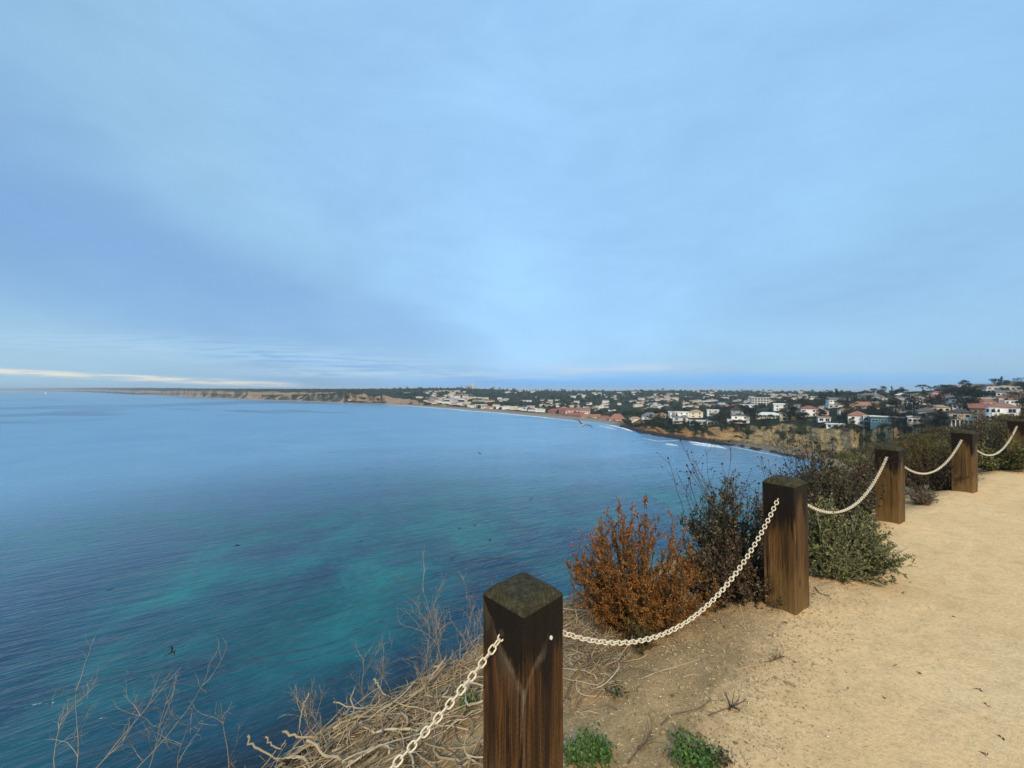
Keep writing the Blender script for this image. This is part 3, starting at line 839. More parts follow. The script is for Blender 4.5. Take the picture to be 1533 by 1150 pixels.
sandm = t.smooth(t.math('ADD', py_, t.math('MULTIPLY', px_, -1.6)), -260.0, -200.0)
rk = t.ramp(n2_, [(0.35, (0.022, 0.016, 0.012, 1)), (0.65, (0.11, 0.075, 0.05, 1))])
shore = t.mix(t.smooth(py_, 400.0, 440.0), rk, (0.26, 0.215, 0.165, 1))
bay = t.smooth(py_, 262.0, 285.0, 1.0, 0.0)
shore = t.mix(t.math('MULTIPLY', bay, t.smooth(n2_, 0.45, 0.6, 1.0, 0.35)), shore, (0.20, 0.165, 0.125, 1))
c = t.mix(wet, c, shore)
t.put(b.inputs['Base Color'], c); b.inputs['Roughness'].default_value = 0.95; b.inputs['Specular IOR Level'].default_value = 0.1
bn = t.node('ShaderNodeBump'); bn.inputs[0].default_value = 0.8; bn.inputs[1].default_value = 2.0
t.put(bn.inputs['Height'], t.math('ADD', n3_, t.math('MULTIPLY', n2_, 0.5))); t.put(b.inputs['Normal'], bn.outputs[0])

cols = np.concatenate([np.linspace(-260, 150, 60), np.arange(153, 930, 3.0), np.arange(930, 1400, 1.0), np.arange(1400, 1650, 3.0), np.linspace(1660, 2600, 40)])
D, Z = col_at(cols)
wg = wiggle(cols); D[2] = D[2] * wg; D[3] = lean_back(cols, D, wg)
nseg = [1, 3, 16, 26, 24, 22, 3]
lev = []
for k in range(7):
    for j in range(nseg[k]): lev.append(D[k] + (D[k + 1] - D[k]) * (j / nseg[k]))
lev.append(D[7])
L_ = np.array(lev)                        # levels x columns
PXX = np.repeat(cols[None, :], len(L_), 0)
ZZ = far_z(PXX, L_).reshape(L_.shape)
XX = (PXX - 766.5) / F * L_
mb = MB(); idx = np.arange(L_.size).reshape(L_.shape)
fs = np.stack([idx[:-1, :-1], idx[:-1, 1:], idx[1:, 1:], idx[1:, :-1]], -1).reshape(-1, 4)
mb.add(np.stack([XX, L_, ZZ], -1).reshape(-1, 3), fs)
tag(mb.build('coastal_hills', M_COAST, smooth=True), kind='structure')

# ------------------------------------------------------------------ surf
M_FOAM, t, b = new_mat('surf_foam')
pos = t.node('ShaderNodeNewGeometry').outputs['Position']
n = t.noise(pos, 0.25, 5, 0.65, 0.5)
t.put(b.inputs['Base Color'], t.ramp(n, [(0.35, (0.36, 0.44, 0.48, 1)), (0.6, (0.70, 0.73, 0.74, 1))])); b.inputs['Roughness'].default_value = 0.8
def surf(path, wd, name, label=None, h=0.35, seed=1):
    """ragged ridge of white water lying on the sea; path of (px, py) on sea level"""
    pts = []
    for px, py in path:
        d = 22800.0 / (py - 582.0); pts.append(((px - 766.5) / F * d, d))
    pts = np.array(pts); seg = np.linalg.norm(np.diff(pts, axis=0), axis=1); acc = np.concatenate([[0], np.cumsum(seg)])
    n = max(16, int(acc[-1] / (2.0 if wd < 8 else 4.0))); s = np.linspace(0, acc[-1], n)
    x = np.interp(s, acc, pts[:, 0]); y = np.interp(s, acc, pts[:, 1])
    tx = np.gradient(x); ty = np.gradient(y); ll = np.hypot(tx, ty) + 1e-9
    nx, ny = -ty / ll, tx / ll
    end = np.clip(np.minimum(s, acc[-1] - s) / (acc[-1] * 0.18 + 1e-6), 0.03, 1)
    ww = wd * end * (0.75 + 0.9 * fbm(s * 0.08, s * 0 + seed, 4, seed)); off = wd * 1.2 * fbm(s * 0.03, s * 0 + 5, 3, seed + 3)
    mb = MB(); V = []; prof = [(-0.5, -0.08), (-0.3, 0.7), (-0.05, 1.0), (0.25, 0.5), (0.5, -0.08)]
    for i in range(n):
        for a, z in prof:
            V.append((x[i] + nx[i] * (off[i] + a * ww[i]), y[i] + ny[i] * (off[i] + a * ww[i]), SEA + z * h * end[i] * (0.6 + 0.8 * vnoise(s[i] * 0.4, a * 3 + 0.3, seed))))
    k = len(prof)
    fs = [(i * k + j, (i + 1) * k + j, (i + 1) * k + j + 1, i * k + j + 1) for i in range(n - 1) for j in range(k - 1)]
    mb.add(V, fs)
    return tag(mb.build(name, M_FOAM, smooth=True), kind='structure')
surf([(572, 605.4), (600, 607.0), (650, 610.6), (700, 614.7), (750, 618.8), (800, 623.8), (850, 628.8), (905, 634.6)], 10, 'beach_surf', seed=3)
surf([(905, 635.5), (918, 637.5), (935, 641.5), (947, 646.5)], 7, 'headland_surf', seed=5)
surf([(895, 636.8), (912, 640.5), (925, 643.5)], 3.5, 'headland_surf', seed=15)
surf([(996, 664.8), (1006, 666.0), (1016, 667.2)], 3.6, 'breaking_wave', h=0.7, seed=6)
surf([(1030, 661.5), (1045, 663.6), (1065, 666.6), (1086, 670.2)], 3.2, 'breaking_wave', h=0.7, seed=7)
surf([(1032, 664.6), (1050, 667.0), (1072, 669.4), (1088, 671.6)], 2.0, 'breaking_wave', h=0.5, seed=9)
surf([(1090, 668.0), (1120, 673.4), (1150, 679.4), (1185, 687.0)], 0.8, 'shore_foam', h=0.12, seed=10)
surf([(960, 656.0), (985, 660.5), (1020, 659.6)], 1.2, 'shore_foam', h=0.12, seed=12)

# shore rocks along the headland
M_ROCK = simple('dark_wet_rock', (0.026, 0.019, 0.015), 0.8, 0.5, 0.9, 0.4)
rng = np.random.default_rng(5)
for k in range(120):
    px = rng.uniform(932, 1215) if k % 2 else rng.uniform(932, 1080); D_, _ = col_at(np.array([px])); d = D_[1][0] * rng.uniform(0.985, 1.012)
    r_ = rng.uniform(0.8, 2.9) * (1.3 if px < 1060 else 0.8)
    mb = MB(); mb.blob((0, 0, 0), r_, rng, 0, 0.28, (1.5, 1.0, 0.55), 1)
    o = mb.build('shore_rock', M_ROCK, loc=((px - 766.5) / F * d, d, SEA + 0.25))
    o.rotation_euler = (0, 0, rng.uniform(0, 6.28))
    tag(o, 'dark wet rock at the foot of the headland bluff', 'rock', 'rocks along the headland shore')

# ================================================================== HOUSES
def wallmat(name, c, v=0.10): return simple(name, c, 0.85, v, 0.5)
WALLS = {
    'white': wallmat('white_stucco', (0.84, 0.81, 0.75)), 'cream': wallmat('cream_stucco', (0.78, 0.66, 0.47)),
    'yellow': wallmat('yellow_stucco', (0.78, 0.62, 0.34)), 'grey': wallmat('grey_render', (0.36, 0.36, 0.35)),
    'tan': wallmat('tan_stucco', (0.42, 0.33, 0.23)), 'pink': wallmat('pink_stucco', (0.68, 0.50, 0.40)),
    'brown': wallmat('brown_boards', (0.14, 0.10, 0.075)), 'pale': wallmat('pale_grey_stucco', (0.62, 0.59, 0.54)),
    'red': wallmat('red_boards', (0.27, 0.085, 0.06)), 'teal': wallmat('teal_boards', (0.06, 0.15, 0.19)),
}
def roofmat(name, c):
    m, t, b = new_mat(name)
    oc = t.node('ShaderNodeTexCoord').outputs['Object']
    n = t.noise(oc, 1.2, 5, 0.7)
    wv = t.node('ShaderNodeTexWave'); t.put(wv.inputs['Vector'], oc); wv.inputs['Scale'].default_value = 1.2; wv.inputs['Distortion'].default_value = 1.0
    lo = tuple(x * 0.65 for x in c) + (1,); hi = tuple(min(1, x * 1.3) for x in c) + (1,)
    q = t.mix(t.math('MULTIPLY', wv.outputs['Fac'], 0.3), t.ramp(n, [(0.3, lo), (0.7, hi)]), lo)
    t.put(b.inputs['Base Color'], q); b.inputs['Roughness'].default_value = 0.85
    return m
ROOFS = {'terra': roofmat('terracotta_tiles', (0.30, 0.135, 0.085)), 'red': roofmat('red_tiles', (0.25, 0.095, 0.065)), 'grey': roofmat('grey_shingles', (0.15, 0.145, 0.14)),
         'tan': roofmat('tan_shingles', (0.33, 0.25, 0.17)), 'dark': roofmat('dark_shingles', (0.055, 0.048, 0.042)), 'white': roofmat('white_flat_roof', (0.66, 0.65, 0.62)),
         'orange': roofmat('orange_tiles', (0.36, 0.185, 0.105))}
M_GLASS, t, b = new_mat('window_glass')
b.inputs['Base Color'].default_value = (0.012, 0.016, 0.022, 1); b.inputs['Roughness'].default_value = 0.08
M_FRAME = simple('window_frame_paint', (0.72, 0.71, 0.68), 0.6)
M_RAIL = simple('balcony_rail', (0.62, 0.61, 0.58), 0.6)

def roof_mesh(mb, w_, d_, z, kind, h, over=0.5, mi=0):
    a, b_ = w_ / 2 + over, d_ / 2 + over
    if kind == 'flat':
        mb.box((0, 0, z + 0.2), (2 * a, 2 * b_, 0.4), mi)
        return
    th = 0.18
    base = [(-a, -b_, z), (a, -b_, z), (a, b_, z), (-a, b_, z)]
    if kind == 'hip':
        k = max(0.0, a - b_) if a > b_ else 0.0
        ridge = [(-k, 0, z + h), (k, 0, z + h)] if k > 0.2 else [(-0.2, 0, z + h), (0.2, 0, z + h)]
        V = base + [(x, y, zz + th) for x, y, zz in base] + ridge
        f = [(3, 2, 1, 0), (0, 1, 5, 4), (1, 2, 6, 5), (2, 3, 7, 6), (3, 0, 4, 7), (4, 5, 9, 8), (5, 6, 9), (6, 7, 8, 9), (7, 4, 8)]
    elif kind == 'gable':
        V = base + [(x, y, zz + th) for x, y, zz in base] + [(-a, 0, z + h), (a, 0, z + h)]
        f = [(3, 2, 1, 0), (0, 1, 5, 4), (2, 3, 7, 6), (4, 5, 9, 8), (6, 7, 8, 9), (1, 2, 6, 9, 5), (3, 0, 4, 8, 7)]
    else:  # front gable: ridge runs away from the viewer
        V = base + [(x, y, zz + th) for x, y, zz in base] + [(0, -b_, z + h), (0, b_, z + h)]
        f = [(3, 2, 1, 0), (1, 2, 6, 5), (3, 0, 4, 7), (5, 6, 9, 8), (7, 4, 8, 9), (0, 1, 5, 8, 4), (2, 3, 7, 9, 6)]
    mb.add(V, f, mi)

def window(parent, x, y, z, ww, hh, facing=-1):
    """frame with its pane on the front (-y) wall"""
    mb = MB(); ft = max(0.10, min(ww, hh) * 0.07)
    yf = y + facing * 0.05
    mb.box((x, yf, z + hh / 2 + ft / 2), (ww + 2 * ft, 0.14, ft)); mb.box((x, yf, z - hh / 2 - ft / 2), (ww + 2 * ft, 0.18, ft))
    mb.box((x - ww / 2 - ft / 2, yf, z), (ft, 0.14, hh)); mb.box((x + ww / 2 + ft / 2, yf, z), (ft, 0.14, hh))
    if ww > 1.6: mb.box((x, yf - 0.003, z), (ft * 0.8, 0.13, hh))
    o = mb.build('window', M_FRAME, parent)
    mb = MB(); mb.box((x, y + facing * 0.03, z), (ww, 0.06, hh)); mb.build('pane', M_GLASS, o)
def house(label, px, py, wpx, storeys=1, wall='white', roof='hip', rcol='terra', depth=9.0, yaw=0.0, sh=3.0, rh=None, wins=None, wing=None,
          balcony=False, chimney=False, name='house', cat='house', d=None, sink=1.5, group=None, porch=False, bay=False, winh=1.3, winw=1.4):
    """front faces the viewer; (px, py) is the middle of its foot in the photo and wpx its width there"""
    fixed = d is not None
    d = depth_for(px, py) if d is None else d
    az = math.atan2(px - 766.5, F); yaw = yaw * 0.6 - az * 0.82
    w_ = wpx / F * d * math.cos(az) * 1.04
    x = (px - 766.5) / F * d; y = d
    x += math.sin(az) * depth / 2; y += math.cos(az) * depth / 2
    z = EYE - (py - 582.0) / F * d
    gz = ground_at(x, y)
    z = min(z, gz + (9.0 if fixed else 2.0))
    r = thing(name, label, cat, (x, y, z), yaw + 0.0, group)
    H = storeys * sh
    sink = max(sink, z - gz + 3.0)
    mb = MB(); mb.box((0, 0, (H - sink) / 2), (w_, depth, H + sink)); mb.build('wall', WALLS[wall], r)
    mb = MB(); rh = rh if rh is not None else (0.4 if roof == 'flat' else min(w_, depth) * 0.26)
    roof_mesh(mb, w_, depth, H + 0.003, roof, rh); rf = mb.build('roof', ROOFS[rcol], r)
    if chimney:
        mb = MB(); mb.box((w_ * 0.22, depth * 0.1, H + rh * 0.7 + 0.6), (0.9, 0.8, 2.0)); mb.box((w_ * 0.22, depth * 0.1, H + rh * 0.7 + 1.7), (1.15, 1.0, 0.25)); mb.build('chimney', WALLS['pale'], rf)
    n = wins if wins is not None else max(2, int(w_ / 4.2))
    for s in range(storeys):
        for k in range(n):
            wx = (k + 0.5) / n * w_ - w_ / 2
            window(r, wx, -depth / 2, s * sh + sh * 0.52, min(winw, w_ / n * 0.72), winh)
    if balcony:
        bz = (storeys - 1) * sh
        mb = MB(); mb.box((0, -depth / 2 - 0.95, bz - 0.05), (w_ * 0.8, 1.7, 0.22)); bb = mb.build('balcony', WALLS['white'], r)
        mb = MB(); mb.box((0, -depth / 2 - 1.75, bz + 1.0), (w_ * 0.8, 0.08, 0.09))
        for q in np.linspace(-w_ * 0.4, w_ * 0.4, 10): mb.box((q, -depth / 2 - 1.75, bz + 0.5), (0.07, 0.07, 0.92))
        mb.build('rail', M_RAIL, bb)
    if porch:
        mb = MB(); mb.box((0, -depth / 2 - 1.3, sh - 0.1), (w_ * 0.92, 2.4, 0.3)); pr = mb.build('porch', WALLS['white'], r)
        for q in np.linspace(-w_ * 0.42, w_ * 0.42, 6):
            mb = MB(); mb.box((q, -depth / 2 - 2.2, (sh - 0.25 - 1.0) / 2), (0.34, 0.34, sh - 0.25 + 1.0)); mb.build('column', WALLS['white'], pr)
    if bay:
        mb = MB(); pts = [(math.cos(a) * 2.0, math.sin(a) * 2.0) for a in np.linspace(math.pi, 2 * math.pi, 9)]
        bx = -w_ * 0.36
        V = [(bx + p[0], -depth / 2 + 0.01 + p[1], zz) for zz in (-1.5, H * 0.94) for p in pts]
        k = len(pts); mb.add(V, [(i, i + 1, k + i + 1, k + i) for i in range(k - 1)] + [tuple(k + i for i in range(k))])
        by = mb.build('bay', WALLS[wall], r)
        for s in range(storeys):
            for a in (-1.15, 0, 1.15):
                mb = MB(); aa = -math.pi / 2 + a * 0.75
                mb.box((0, 0, 0), (0.95, 0.08, 1.4)); o = mb.build('bay_window', M_GLASS, by)
                o.location = (bx + math.cos(aa) * 2.0, -depth / 2 + math.sin(aa) * 2.0, s * sh + 1.5); o.rotation_euler = (0, 0, aa + math.pi / 2)
    if wing:
        for (fx, fw, fs_, wcol, rk, rc, fd) in wing:     # offset, width fraction, storeys, wall, roof kind, roof colour, how far it steps forward
            ww = w_ * fw
            mb = MB(); mb.box((fx * w_, -depth / 2 - fd / 2 + 0.05, (fs_ * sh - sink) / 2 - 0.06), (ww, fd, fs_ * sh + sink - 0.12)); wgp = mb.build('wing', WALLS[wcol], r)
            mb = MB(); roof_mesh(mb, ww, fd, fs_ * sh - 0.1, rk, min(ww, fd) * 0.28, 0.3); o = mb.build('roof', ROOFS[rc], wgp); o.location = (fx * w_, -depth / 2 - fd / 2 + 0.05, 0)
            k = max(1, int(ww / 3.4))
            for s in range(fs_):
                for j in range(k):
                    mb = MB(); mb.box((fx * w_ + ((j + 0.5) / k - 0.5) * ww, -depth / 2 - fd + 0.02, s * sh + sh * 0.5), (min(1.7, ww / k * 0.7), 0.12, winh)); mb.build('window', M_GLASS, wgp)
    return r

h = house
h('small cream house with a tan roof at the tip of the headland', 951, 631, 17, 1, 'cream', 'hip', 'tan', 8, R(12))
h('house with a big grey hipped roof beside the tip of the headland', 973, 628, 24, 1, 'white', 'hip', 'grey', 10, R(8), rh=4.2)
h('low cream house with an orange roof just right of the grey hipped one', 990, 625.5, 17, 1, 'cream', 'hip', 'orange', 8)
h('large white house with stepped flat roofs on top of the headland', 1016, 626, 30, 2, 'white', 'flat', 'white', 10, 0, wing=[(-0.30, 0.3, 2, 'white', 'front', 'tan', 3.5), (0.28, 0.26, 1, 'cream', 'flat', 'white', 4)])
h('grey concrete house with a wide terrace above the green bluff', 1018, 634.5, 22, 2, 'pale', 'flat', 'grey', 8, 0, sh=2.8, winh=1.6, winw=2.2)
h('long low modern house with dark glazing and a white flat roof', 1048, 636, 32, 1, 'grey', 'flat', 'white', 9, 0, wins=7, winh=1.9, winw=2.6, wing=[(-0.42, 0.2, 1, 'pale', 'flat', 'grey', 3)])
h('low grey flat roofed house with a dark garage front at the bluff edge', 1066, 637, 16, 1, 'pale', 'flat', 'grey', 9, 0, sh=3.6, wins=3, winh=1.8)
h('cream two storey house behind the long modern one', 1042, 626, 19, 2, 'cream', 'hip', 'tan', 9, 0)
h('white house with a low roof behind the grey flat roofed one', 1067, 623, 17, 2, 'white', 'flat', 'white', 8, 0)
h('white balconied house above the yellow bluff', 1108, 634, 26, 2, 'white', 'flat', 'grey', 10, R(-4), balcony=True, wing=[(-0.58, 0.35, 1, 'pale', 'flat', 'white', 4)])
h('house with a steep dark roof among trees above the yellow bluff', 1103, 624, 18, 2, 'grey', 'front', 'dark', 9, 0, rh=4.0)
h('long pale house with a veranda and pale roof over terraced lawn', 1150, 627, 36, 1, 'cream', 'hip', 'white', 9, R(-3), rh=1.8, porch=True, wins=6, sh=3.4)
h('yellow cream house with a stepped gable beside the long pale one', 1179, 630, 23, 2, 'yellow', 'flat', 'tan', 9, R(-5), wing=[(0.1, 0.3, 3, 'yellow', 'front', 'tan', 2.5)], sh=2.6)
h('white house with a slanted pale roof behind the veranda house', 1168, 615, 20, 2, 'white', 'gable', 'white', 9, 0, rh=1.5)
h('white house with a red tiled roof standing in dark trees', 1211, 624, 26, 2, 'white', 'hip', 'red', 9, R(-4), wing=[(-0.36, 0.22, 2, 'white', 'front', 'terra', 3)])
h('pink house with a tan roof attached behind trees, right of the white red roofed one', 1231, 622, 17, 1, 'pink', 'hip', 'tan', 9, R(-4))
h('small white house low in the trees below the pink house', 1233, 632, 18, 1, 'white', 'flat', 'tan', 7, 0, winh=1.6, winw=2)
h('long house with an orange terracotta roof in the middle of the slope', 1291, 614, 44, 1, 'cream', 'hip', 'orange', 11, R(6), rh=3.6, wing=[(0.30, 0.28, 1, 'cream', 'front', 'orange', 4)])
h('large grey white house near the top of the slope', 1303, 603, 36, 2, 'pale', 'hip', 'grey', 11, R(5), chimney=True, wing=[(-0.2, 0.3, 2, 'white', 'front', 'grey', 3)])
h('white house with a bright red roof at the cliff top beside the teal wall', 1284, 636, 30, 2, 'white', 'hip', 'terra', 8, R(-6), rh=2.6, sh=2.7, wing=[(0.36, 0.28, 2, 'white', 'flat', 'white', 2.4)])
h('low white garden building at the edge of the cliff', 1250, 641, 26, 1, 'white', 'flat', 'white', 5, R(-5), sh=2.2, wins=3)
h('long teal blue walled building with a pale roof above the cliff', 1329, 637, 54, 1, 'teal', 'flat', 'white', 8, R(-4), sh=4.6, wins=4, winh=1.0, winw=3.0)
h('pale low building continuing the teal one to the right', 1376, 635, 36, 1, 'pale', 'flat', 'white', 8, R(-8), sh=3.6, wins=5)
h('house with red striped front and white trim high on the slope', 1350, 602, 18, 2, 'red', 'hip', 'white', 8, 0, balcony=True)
h('white house behind the big round dark tree', 1374, 609, 22, 2, 'white', 'hip', 'tan', 8, 0)
h('tan roofed house high on the slope left of the wide trees', 1385, 600, 26, 1, 'cream', 'hip', 'tan', 9, 0)
h('house with a long red tiled roof below the wide trees', 1408, 602, 28, 1, 'tan', 'gable', 'red', 9, R(4), rh=3)
h('grey gabled house with small windows under the wide trees', 1388, 624, 30, 1, 'grey', 'front', 'grey', 9, 0)
h('grey brown house with a columned porch right of the teal building', 1437, 637, 36, 2, 'tan', 'hip', 'dark', 9, R(-6), porch=True)
h('low house with a red tiled roof beside the tall white house', 1466, 630, 32, 2, 'brown', 'gable', 'red', 9, R(-4), rh=2.4)
h('tall white stepped house with a rounded bay at the right edge', 1501, 641, 46, 3, 'white', 'hip', 'terra', 10, R(-8), sh=3.0, bay=True, rh=2.2, d=165, winh=1.6, winw=1.9, wing=[(-0.34, 0.34, 1, 'white', 'flat', 'white', 5), (0.10, 0.3, 2, 'cream', 'flat', 'tan', 3.5)])
h('small white flat roofed block in front of the tall white house', 1483, 645, 22, 1, 'white', 'flat', 'white', 5, R(-6), sh=2.6, d=158, winh=1.4)
h('peach house with a tiled roof above the tall white house', 1514, 610, 42, 2, 'pink', 'hip', 'terra', 10, R(-4), sh=2.8, balcony=True)
h('wide cream house near the top of the right hand slope', 1514, 597, 40, 1, 'cream', 'hip', 'tan', 10, R(-4), rh=2.2, wing=[(-0.36, 0.2, 1, 'white', 'front', 'terra', 4)])
h('small white house with a red gable left of the wide cream house', 1483, 591, 15, 2, 'white', 'front', 'red', 8, 0)
h('cream house with a flat brown roof on the hilltop against the sky', 1476, 580.5, 26, 1, 'cream', 'flat', 'tan', 9, 0, sh=3.8, wins=4)
h('pale house half hidden by trees at the upper right', 1517, 577, 18, 1, 'pale', 'hip', 'tan', 9, 0)
h('dark brown house tucked in the trees left of the peach house', 1450, 612, 26, 2, 'brown', 'hip', 'dark', 9, 0)
h('grey house with white windows above the dark brown one', 1472, 604, 22, 1, 'grey', 'hip', 'grey', 9, 0)
h('small pale roofed house left of the orange terracotta roof', 1247, 611, 16, 1, 'pale', 'flat', 'white', 7, 0)
h('tan house behind the teal building at the foot of the big tree', 1340, 617, 24, 1, 'white', 'gable', 'tan', 8, 0)
h('white cottage between the orange roof and the big round tree', 1327, 607, 14, 2, 'white', 'flat', 'tan', 7, 0)
# multi storey block in the valley behind the headland
h('grey multi storey apartment block in the valley behind the headland', 1137, 609, 25, 4, 'pale', 'flat', 'white', 16, R(3), name='apartment_block', cat='apartment block', wins=6, winw=2.8, winh=1.9, d=520)
h('low white annex in front of the grey apartment block', 1118, 609.5, 20, 1, 'white', 'flat', 'white', 10, 0, d=500)
# hilltop institute
h('pale hilltop block with a square tower on the far ridge', 704, 581.8, 14, 2, 'tan', 'flat', 'tan', 22, 0, name='hilltop_building', cat='building', wins=6, sh=5, winw=3, winh=2.4, d=1640, wing=[(0.33, 0.28, 5, 'pale', 'flat', 'tan', 12)])

# beach club: a row of red roofed buildings behind the sand
club = [(832, 622.0, 22, 2, 'red', 'hip', 'red', 'tallest red roofed club building at the left end of the beach row'),
        (845, 620.5, 16, 2, 'red', 'gable', 'red', 'red roofed club building with white panels, second from the left of the beach row'),
        (858, 621.5, 22, 2, 'pink', 'hip', 'red', 'wide red roofed club building in the middle of the beach row'),
        (862, 625.3, 24, 1, 'red', 'gable', 'red', 'low red beachfront wing in front of the middle club building'),
        (884, 628.0, 28, 1, 'pink', 'gable', 'terra', 'long low pink wing with a tiled roof on the sand'),
        (905, 630.5, 22, 1, 'tan', 'hip', 'red', 'low red roofed pavilion near the right end of the beach row'),
        (924, 632.6, 24, 1, 'pink', 'hip', 'terra', 'large pyramid roofed restaurant at the right end of the beach row'),
        (876, 622.5, 14, 2, 'cream', 'gable', 'terra', 'cream gabled house behind the long pink wing')]
for px, py, wp, st, wl, rf, rc, lb in club:
    D_, _ = col_at(np.array([float(px)]))
    h(lb, px, py, wp, st, wl, rf, rc, 12, 0, name='beach_club_building', cat='building', d=D_[2][0] + (12 if st == 1 else 34), sh=3.4, rh=(6.5 if 'pyramid' in lb else 3.2), wins=4, winw=2.4)

# ------------------------------------------------------------------ far hillside houses
rng = np.random.default_rng(11)
fw = [('white', 'flat', 'white'), ('cream', 'hip', 'tan'), ('pale', 'hip', 'grey'), ('white', 'hip', 'terra'), ('tan', 'gable', 'tan'), ('pale', 'flat', 'white'), ('pink', 'hip', 'terra'), ('cream', 'flat', 'white'), ('white', 'gable', 'grey'), ('grey', 'flat', 'grey')]
protos = []
for i in range(14):
    wl, rk, rc = fw[i % len(fw)]
    w_ = rng.uniform(12, 30) if i % 3 else rng.uniform(30, 46); d_ = rng.uniform(9, 13); st = 1 if w_ > 30 else int(rng.integers(1, 3)); H = 3.1 * st
    mb = MB()
    mb.box((0, 0, H / 2 - 2), (w_, d_, H + 4), 0)
    roof_mesh(mb, w_, d_, H + 0.003, rk, d_ * 0.2, 0.5, 1)
    n = int(w_ / 3.5)
    for s in range(st):
        for k in range(n): mb.box(((k + 0.5) / n * w_ - w_ / 2, -d_ / 2 - 0.02, s * 3.1 + 1.6), (1.9, 0.2, 1.4), 2)
    protos.append(mb.mesh('hillside_house', [WALLS[wl], ROOFS[rc], M_GLASS]))
rows = [586.6, 588.5, 590.8, 593.2, 595.8, 598.4, 601.0, 603.8, 606.6, 609.4, 612.0, 614.6]
cnt = 0; tries = 0
while cnt < 298 and tries < 6000:
    tries += 1
    px = rng.uniform(640, 1235) if rng.random() < 0.86 else rng.uniform(590, 720)
    py = rng.choice(rows) + rng.normal() * 0.5
    if vnoise(px * 0.018, py * 0.16, 91) < 0.36: continue
    D_, Z_ = col_at(np.array([px])); d = depth_for(px, py)
    if d < 470 or d > D_[6][0] * 0.985 or d < D_[3][0] * 1.05: continue
    if px > 930 and d < 560: continue
    o = bpy.data.objects.new('hillside_house', protos[int(rng.integers(0, 14))]); C.objects.link(o)
    x = (px - 766.5) / F * d; o.location = (x, d, ground_at(x, d) + 0.6); o.rotation_euler = (0, 0, rng.normal() * 0.3 - math.atan2(x, d) * 0.6)
    s = rng.uniform(0.40, 0.78) * (0.85 if d < 800 else 1.0); o.scale = (s, s, s * 1.05)
    tag(o, 'small pale house on the far hillside across the bay', 'house', 'houses scattered over the far hillside')
    cnt += 1
# more small houses half buried in the trees of the right hand slope
cnt = 0; tries = 0
while cnt < 44 and tries < 3000:
    tries += 1
    px = rng.uniform(1190, 1540); py = rng.uniform(590, 622) if px < 1420 else rng.uniform(583, 616)
    D_, Z_ = col_at(np.array([px])); d = depth_for(px, py)
    if d < D_[3][0] * 1.12 or d > D_[6][0] * 0.97: continue
    o = bpy.data.objects.new('slope_house', protos[int(rng.integers(0, 14))]); C.objects.link(o)
    x = (px - 766.5) / F * d; o.location = (x, d, ground_at(x, d) + 0.8); o.rotation_euler = (0, 0, rng.normal() * 0.25 - math.atan2(x, d) * 0.8)
    s = rng.uniform(0.42, 0.72); o.scale = (s, s, s * 1.25)
    tag(o, 'small house half hidden by trees on the right hand slope', 'house', 'small houses among the trees of the right hand slope')
    cnt += 1
# beach front cottages left of the club
for k in range(34):
    px = 640 + k * 5.2 + rng.uniform(-1.5, 1.5); D_, _ = col_at(np.array([px])); d = D_[3][0] * 1.012 + rng.uniform(0, 25)
    o = bpy.data.objects.new('beach_house', protos[int(rng.choice([0, 1, 3, 4, 6, 7, 8, 10]))]); C.objects.link(o)
    x = (px - 766.5) / F * d; o.location = (x, d, ground_at(x, d) + 0.8); o.rotation_euler = (0, 0, rng.normal() * 0.2)
    s = rng.uniform(0.4, 0.62); o.scale = (s, s, s * 1.25)
    tag(o, 'small beach house in the row behind the long sandy beach', 'house', 'houses along the far beach')

# ================================================================== TREES
M_BARK = simple('tree_bark', (0.055, 0.040, 0.028), 0.9, 0.35, 2.0)
LEAF = {'dark': leafmat('dark_tree_leaves', [(0.006, 0.011, 0.005), (0.014, 0.022, 0.008), (0.026, 0.036, 0.012), (0.040, 0.050, 0.018)]),
        'black': leafmat('blackish_tree_leaves', [(0.004, 0.007, 0.004), (0.009, 0.014, 0.007), (0.016, 0.022, 0.009)]),
        'mid': leafmat('mid_green_leaves', [(0.016, 0.026, 0.009), (0.035, 0.052, 0.016), (0.060, 0.075, 0.026)]),
        'olive': leafmat('olive_leaves', [(0.030, 0.032, 0.014), (0.062, 0.060, 0.026), (0.10, 0.09, 0.04)]),
        'rust': leafmat('reddish_leaves', [(0.05, 0.014, 0.008), (0.10, 0.028, 0.014), (0.15, 0.05, 0.022)]),
        'palm': leafmat('palm_leaves', [(0.012, 0.020, 0.008), (0.030, 0.042, 0.015), (0.06, 0.065, 0.03)])}
